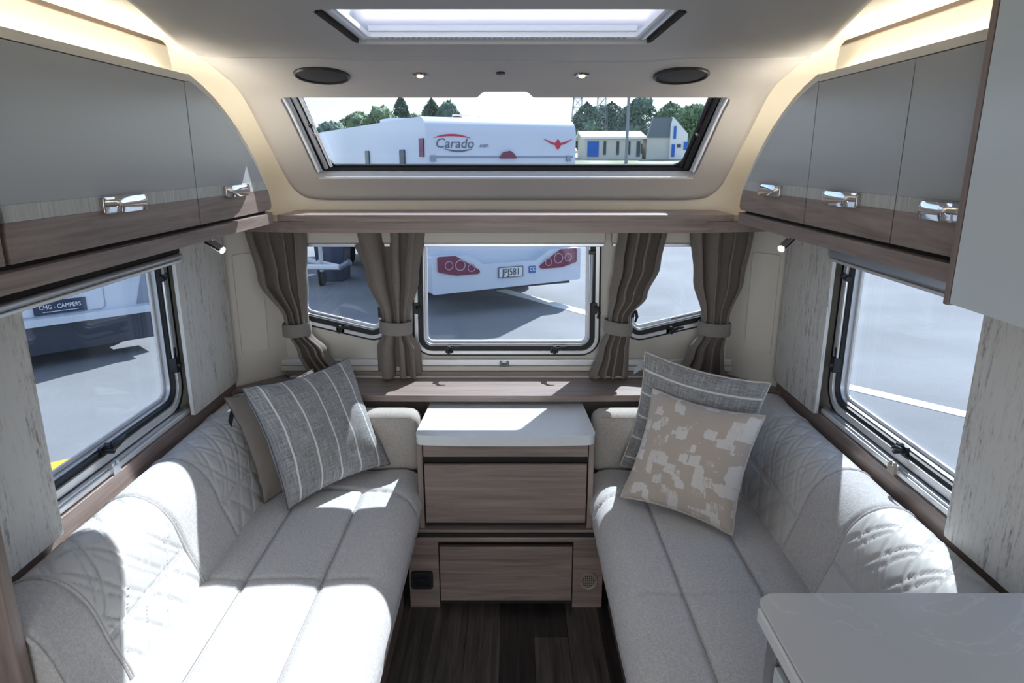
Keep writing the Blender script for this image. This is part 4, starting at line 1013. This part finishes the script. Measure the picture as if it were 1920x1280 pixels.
# logo, emblem, seams, third brake light on the rear face
text_mb('Carado', .17, lambda a, b, d: vmap(.40+a*1.05+b*.2, 1.785+b, -.008+d)).build('logo_lettering', 'print_grey', t)
text_mb('.com', .075, lambda a, b, d: vmap(.80+a, 1.765+b, -.008+d)).build('logo_lettering', 'print_grey', t)
def swoosh(cx, cz, w, h, up): return [(cx-w+2*w*k/16, cz+up*h*(1-(k/8-1)**2)) for k in range(17)]+[(cx+w-2*w*k/16, cz+up*h*.45*(1-(k/8-1)**2)) for k in range(1, 16)]
MB().plate(swoosh(.36, 1.855, .26, .05, 1), [], -.010, 0, vmap).build('logo_swoosh', 'print_red', t)
MB().plate(swoosh(.44, 1.725, .20, .045, -1), [], -.010, 0, vmap).build('logo_swoosh', 'print_grey', t)
em = [(1.93, 1.86), (1.98, 1.80), (1.96, 1.74), (1.93, 1.72), (1.90, 1.74), (1.88, 1.80)]
MB().plate(em, [], -.010, 0, vmap).build('emblem', 'print_red', t)
MB().plate([(1.70, 1.86), (1.93, 1.79), (2.16, 1.86), (2.05, 1.80), (1.93, 1.765), (1.81, 1.80)], [], -.012, -.001, vmap).build('emblem_wing', 'print_red', t)
MB().tube([vmap(.06, 1.62, -.006), vmap(BW-.05, 1.62, -.006)], .012, 6).build('moulding_line', 'van_seam', t)
MB().plate(rp([(1.02, 1.60), (1.28, 1.60), (1.24, 1.66), (1.18, 1.70), (1.08, 1.68)], .01), [], -.04, 0, vmap).build('third_brake_light', 'tail_red', t, bevel=.006)
for a in (.09, BW-.12): MB().plate(rp([(a-.035, 1.56), (a+.035, 1.56), (a+.035, 1.64), (a-.035, 1.64)], .01), [], -.03, 0, vmap).build('hinge', 'van_seam', t)
MB().plate(rp([(.55, .46), (1.7, .46), (1.7, 1.35), (.55, 1.35)], .08), [], -.012, 0, vmap).build('rear_window', 'house_window', t, bevel=.005)
smap = lambda a, b, d: vmap(-d, b, a)
MB().plate(rp([(.9, 1.0), (1.6, 1.0), (1.6, 1.68), (.9, 1.68)], .06), [], 0, .015, smap).build('side_door', 'van_white', t, bevel=.004)
for a in (.85, 2.7): MB().plate(rp([(a, 1.35), (a+.22, 1.35), (a+.22, 1.72), (a, 1.72)], .03), [], 0, .02, smap).build('side_window', 'house_window', t)
MB().plate([(.06, 1.62), (.22, 1.62), (.22, 1.85), (.06, 1.85)], [], 0, .02, smap).build('side_marker', 'tail_red', t)
for a in (1.5, 5.2):
    for b in (.10, BW-.10):
        c = vmap(b, GZ+.33, a); M = Matrix.Translation(c) @ Matrix.Rotation(math.atan2(rd.y, rd.x), 4, 'Z') @ Matrix.Rotation(PI/2, 4, 'Y')
        MB().lathe(M, [(.18, -.11), (.30, -.11), (.33, -.08), (.33, .08), (.30, .11), (.18, .11)], 24).build('wheel', 'tyre', t, smooth=True)
MB().plate(rp([(.30, 2.4), (1.1, 2.4), (1.1, 3.1), (.30, 3.1)], .05), [], 0, .10, lambda a, b, d: vmap(a, 2.12+d, b)).build('roof_vent', 'van_white', t, bevel=.02)
mb = MB(); mb.tube([vmap(1.25, 2.12, 2.2), vmap(1.25, 2.27, 2.2), vmap(1.72, 2.27, 2.2), vmap(1.72, 2.12, 2.2)], .012, 6); mb.tube([vmap(1.35, 2.18, 2.2), vmap(1.62, 2.18, 2.2)], .03, 8)
mb.build('roof_aerial', 'plate_white', t)

# --- camper seen through the left side window
cc = Vector((-3.826, 7.39)); cdv = Vector((-.72, -.695)).normalized(); cs = Vector((cdv.y, -cdv.x))
if cs.y < 0: cs = -cs
def cmap(a, b, d): p = cc+cdv*a+cs*d; return (p.x, p.y, b)
t = thing('camper', 'white camper parked beyond the left side window with a dark name board', 'camper', (*(cc+cdv*1.1+cs*2), GZ))
MB().plate(rp([(0, .02), (2.3, .02), (2.3, 2.2), (0, 2.2)], [.06, .06, .12, .12]), [], 0, 5.5, cmap).build('body', 'van_white', t, bevel=.02)
MB().plate(rp([(-.03, .0), (2.33, .0), (2.33, .075), (-.03, .075)], .02), [], -.07, .1, cmap).build('bumper', 'van_white', t, bevel=.02)
MB().plate(rp([(.06, -.30), (2.2, -.30), (2.2, .0), (.06, .0)], .03), [], .02, .4, cmap).build('underbody', 'van_dark', t)
nb = MB().plate(rp([(.735, .098), (1.195, .098), (1.195, .232), (.735, .232)], .005), [], -.012, 0, cmap).build('name_board', 'print_navy', t)
text_mb('CMG - CAMPERS', .062, lambda a, b, d: cmap(.965-a*.80, .172+b, -.014+d)).build('board_lettering', 'print_white', nb)
MB().plate([(.81, .122), (1.12, .122), (1.12, .127), (.81, .127)], [], -.014, -.012, cmap).build('board_rule', 'print_white', nb)
tl = MB().plate(rp([(.005, .12), (.095, .12), (.115, .52), (.005, .52)], .02), [], -.03, 0, cmap).build('tail_light', 'tail_red', t, bevel=.008)
MB().plate([(.12, .09), (.27, .09), (.16, .50), (.13, .50)], [], -.006, 0, cmap).build('corner_trim', 'van_seam', t)
MB().plate(rp([(.56, .085), (1.60, .085), (1.60, .95), (.56, .95)], .05), [rp([(.567, .092), (1.593, .092), (1.593, .943), (.567, .943)], .045)], -.006, 0, cmap).build('door_seam', 'van_seam', t)
for a in (.30, 1.95):
    c = cmap(a, GZ+.33, .9); M = Matrix.Translation(c) @ Matrix.Rotation(math.atan2(cdv.y, cdv.x), 4, 'Z') @ Matrix.Rotation(PI/2, 4, 'Y')
    w = MB().lathe(M, [(.17, -.12), (.29, -.12), (.33, -.08), (.33, .08), (.29, .12), (.17, .12)], 24).build('wheel', 'tyre', t, smooth=True)
    MB().lathe(M, [(.17, -.10), (.16, -.04), (0, -.02)], 20).build('hub', 'steel', w, smooth=True)

# --- trailer caravan with draw bar outside the left front window
t = thing('trailer_caravan', 'white trailer caravan with draw bar outside the left front window', 'caravan', (-5.5, 13.0, GZ))
o_ = Vector((-4.2, 13.0)); tdx = Vector((-.43, -.90)); tdy = Vector((-.90, .43))
def tmap(a, b, d): p = o_+tdx*a+tdy*d; return (p.x, p.y, b)
MB().plate(rp([(0, -.05), (2.2, -.05), (2.2, 2.0), (0, 2.0)], .15), [], 0, 4.5, tmap).build('body', 'van_white', t, bevel=.03)
mb = MB(); tip = tmap(1.1, -.12, -2.1)
mb.tube([tmap(.25, -.12, .1), tip], .045, 6); mb.tube([tmap(1.95, -.12, .1), tip], .045, 6); mb.build('draw_bar', 'plate_white', t, smooth=True)
mb = MB(); mb.tube([tip, tmap(1.1, -.02, -2.3)], .05, 8); mb.build('coupling', 'steel', t, smooth=True)
mb = MB(); mb.tube([tmap(1.1, -.40, -1.7), tmap(1.1, .35, -1.7)], .035, 8); mb.build('jockey_post', 'alu', t, smooth=True)
M = Matrix.Translation(tmap(1.1, GZ+.12, -1.7)) @ Matrix.Rotation(PI/2, 4, 'Y')
MB().lathe(M, [(.05, -.04), (.12, -.035), (.12, .035), (.05, .04)], 18).build('jockey_wheel', 'tyre', t, smooth=True)
MB().plate(rp([(.35, -.02), (1.85, -.02), (1.85, .55), (.35, .55)], .06), [], -.35, 0, tmap).build('gas_locker', 'van_white', t, bevel=.02)
# bin and sign post
t = thing('refuse_bin', 'dark blue lidded bin standing beside the trailer caravan', 'bin', (-3.1, 11.9, GZ))
MB().plate([(-.22, 0), (.22, 0), (.27, .85), (-.27, .85)], [], -.26, .26, lambda a, b, d: (-3.1+a, 11.9+d, GZ+b)).build('body', 'print_navy', t, bevel=.02)
lid = MB().box(-3.39, -2.81, 11.61, 12.18, GZ+.852, GZ+.92).build('lid', 'print_navy', t, bevel=.02)
text_mb('BAG', .20, lambda a, b, d: (-3.1+a, 11.63+d-.012, GZ+.66+b)).build('lettering', 'print_white', t)

# --- far buildings
def bld(name, label, x0, x1, y0, y1, zb, ze, zr, ridge, wall, roof_m, openings, cat='building'):
    t = thing(name, label, cat, ((x0+x1)/2, (y0+y1)/2, zb))
    MB().box(x0, x1, y0, y1, zb-1.2, ze).build('wall', wall, t)
    if ridge == 'x':                                     # ridge along x: slope faces us
        MB().plate([(y0-.3, ze-.1), ((y0+y1)/2, zr), (y1+.3, ze-.1), (y1+.3, ze+.05), ((y0+y1)/2, zr+.2), (y0-.3, ze+.05)], [], x0-.3, x1+.3, lambda a, b, d: (d, a, b)).build('roof', roof_m, t)
        mb = MB()
        for x in (x0, x1-.05): mb.add([(x, y0, ze), (x, y1, ze), (x, (y0+y1)/2, zr), (x+.05, y0, ze), (x+.05, y1, ze), (x+.05, (y0+y1)/2, zr)], [(0, 1, 2), (5, 4, 3), (0, 3, 4, 1), (1, 4, 5, 2), (2, 5, 3, 0)])
        mb.build('gable', wall, t)
    else:
        xm = (x0+x1)/2
        MB().plate([(x0-.3, ze-.1), (xm, zr), (x1+.3, ze-.1), (x1+.3, ze+.1), (xm, zr+.2), (x0-.3, ze+.1)], [], y0-.2, y1+.2, lambda a, b, d: (a, d, b)).build('roof', roof_m, t)
        mb = MB(); mb.add([(x0, y0, ze), (x1, y0, ze), (xm, y0, zr), (x0, y0+.05, ze), (x1, y0+.05, ze), (xm, y0+.05, zr)], [(0, 1, 2), (5, 4, 3), (0, 3, 4, 1), (1, 4, 5, 2), (2, 5, 3, 0)]); mb.build('gable', wall, t)
    for nm, m_, a0, a1, b0, b1 in openings: MB().box(a0, a1, y0-.06, y0, b0, b1).build(nm, m_, t)
    return t
ZB = 1.75
bld('shed', 'long cream shed with pale low roof and blue door in the distance', 6.15, 11.05, 60, 66, ZB, 3.30, 3.75, 'x', 'house_cream', 'house_white',
    [('door', 'house_blue', 6.40, 7.35, ZB, 3.0)]+[('window', 'house_window', a, a+.22, ZB+.15, 3.0) for a in (7.75, 8.85, 9.8)]+[('door', 'house_window', 10.55, 10.85, ZB, 3.0), ('window', 'house_window', 10.92, 11.04, ZB+.2, 2.8)])
t = thing('barn_house', 'tall white gabled house with grey roof and blue doors in the distance', 'building', (13.0, 62, ZB))
MB().box(11.40, 13.3, 60, 67, ZB-1.2, 3.35).build('wall', 'house_cream', t)
MB().plate([(11.40, 3.30), (11.85, 4.9), (13.4, 4.9), (13.30, 3.30)], [], 59.9, 60.6, lambda a, b, d: (a, d, b)).build('roof', 'house_roof_grey', t)
MB().plate([(13.30, ZB-1.2), (14.75, ZB-1.2), (14.75, 3.60), (13.45, 4.95), (13.30, 4.3)], [], 59.7, 66, lambda a, b, d: (a, d, b)).build('gable_wall', 'house_white', t)
for a0, a1, b0, b1 in ((13.55, 13.75, 3.2, 4.2), (13.45, 13.70, ZB, 2.75), (14.45, 14.80, 2.3, 2.95)): MB().box(a0, a1, 59.6, 59.7, b0, b1).build('shutter', 'house_blue', t)
MB().box(13.9, 14.2, 59.6, 59.7, 2.5, 2.75).build('window', 'house_window', t)

# --- trees
def tree(x, y, zb, h, w, m_, label, seed, grp='trees beyond the yard', sparse=False):
    random.seed(seed); t = thing('tree', label, 'tree', (x, y, zb), grp)
    MB().tube([(x, y, zb-.3), (x+.05*w, y, zb+h*.3), (x, y, zb+h*.7)], [.05*w+.05, .04*w+.03, .02], 7).build('trunk', 'bark', t, smooth=True)
    mb = MB(); bm = bmesh.new(); bmesh.ops.create_icosphere(bm, subdivisions=4, radius=1); bm.verts.index_update()
    base = [v.co.copy() for v in bm.verts]; fs = [tuple(v.index for v in f.verts) for f in bm.faces]; bm.free()
    n = 16 if not sparse else 9
    for k in range(n):
        q = random.uniform(0, 2*PI); hz_ = random.uniform(.25, .92); rr = w*(.5*math.sin(PI*min(1, hz_*1.02))**.7)*random.uniform(.2, .75); s_ = w*random.uniform(.20, .34)*(1.15-hz_*.45)
        c = Vector((x+rr*math.cos(q), y+rr*math.sin(q), zb+h*hz_-s_*.3))
        o3 = random.uniform(0, 50)
        mb.add([c+p*s_*(1+.45*noise.noise(p*2.1+Vector((o3, 0, 0)))+.45*noise.noise(p*6+Vector((0, o3, 0)))) for p in base], fs)
    # loose leaves breaking the outline
    lv = []; lf = []
    for k in range(2400):
        q = random.uniform(0, 2*PI); hz_ = random.uniform(.2, 1.02); rr = w*.56*math.sin(PI*min(1, hz_))**.7*random.uniform(.6, 1.1); c = Vector((x+rr*math.cos(q), y+rr*math.sin(q), zb+h*hz_))
        a = Vector((random.gauss(0, 1), random.gauss(0, 1), random.gauss(0, 1))).normalized()*.15; b = a.cross(Vector((random.gauss(0, 1), random.gauss(0, 1), random.gauss(0, 1)))).normalized()*.09
        i = len(lv); lv += [c-a, c+b, c+a, c-b]; lf.append((i, i+1, i+2, i+3))
    mb.add(lv, lf)
    mb.build('crown', m_, t, smooth=True, autos=180)
    return t
for i, (x, y, h, w, m_, lab, sp) in enumerate([
    (-15.6, 62, 2.9, 3.4, 'leaf_dark', 'low dark tree at the far left of the roof window view', 0),
    (-15.2, 70, 4.3, 4.2, 'leaf_green', 'rounded green tree behind the far end of the motorhome', 0),
    (-11.6, 64, 4.2, 4.0, 'leaf_green', 'broad green tree left of the thin tall tree', 0),
    (-11.4, 74, 6.2, 1.8, 'leaf_dark', 'thin tall tree rising above the motorhome side', 1),
    (-9.4, 69, 4.1, 3.0, 'leaf_green', 'low green tree just right of the thin tall tree', 0),
    (-8.7, 78, 6.2, 2.4, 'leaf_dark', 'narrow dark tree above the motorhome rear corner', 0),
    (-6.3, 71, 5.4, 2.9, 'leaf_dark', 'pointed dark tree above the motorhome roof vent', 0),
    (7.3, 70, 5.2, 3.0, 'leaf_dark', 'dark tree behind the left end of the long shed', 0),
    (12.2, 88, 6.6, 4.8, 'leaf_dark', 'wide dark tree behind the middle of the long shed', 0),
    (12.6, 71, 5.9, 3.6, 'leaf_dark', 'tall dark tree between the shed and the gabled house', 0),
    (17.6, 80, 6.0, 4.0, 'leaf_green', 'green tree behind the gabled house', 0),
    (17.6, 70, 5.0, 3.6, 'leaf_green', 'green tree beyond the right side of the gabled house', 0)]):
    tree(x, y, ZB-.2, h, w, m_, lab, 20+i, sparse=sp)
# --- pylons and lamp post
def pylon(x, y, h, w, label):
    t = thing('pylon', label, 'pylon', (x, y, ZB), 'lattice pylons')
    mb = MB(); L = lambda k, e, f: Vector((x+e*w*(1-.62*k), y+f*w*(1-.62*k), ZB+h*k))
    for e in (-1, 1):
        for f in (-1, 1): mb.tube([L(0, e, f), L(1, e, f)], .035, 4)
    mb.build('leg_frame', 'steel', t)
    mb = MB(); N = 9
    for k in range(N):
        a, b = k/N, (k+1)/N
        for f in (-1, 1):
            mb.tube([L(a, -1, f), L(b, 1, f)], .022, 4); mb.tube([L(a, 1, f), L(b, -1, f)], .022, 4); mb.tube([L(b, -1, f), L(b, 1, f)], .022, 4)
    mb.build('bracing', 'steel', t)
    mb = MB()
    for k in (.80, .90, .985): mb.tube([(x-w*1.6, y, ZB+h*k), (x+w*1.6, y, ZB+h*k)], .03, 4)
    mb.build('cross_arm', 'steel', t)
pylon(6.95, 62+14, 9.0, .75, 'lattice pylon above the left end of the long shed')
pylon(9.75, 62+16, 9.4, .75, 'lattice pylon above the middle of the long shed')
t = thing('lamp_post', 'slim grey lamp post in front of the long shed', 'lamp post', (8.75, 54.0, ZB-.6))
MB().tube([(8.75, 54, ZB-1.0), (8.75, 54, 10.5)], [.13, .08], 8).build('pole', 'steel', t, smooth=True)
MB().tube([(8.75, 54, 10.4), (8.75, 53.6, 10.7), (8.75, 52.6, 10.8)], .05, 6).build('arm', 'steel', t, smooth=True)
MB().box(8.6, 8.9, 51.9, 52.7, 10.72, 10.85).build('lamp_head', 'steel', t)
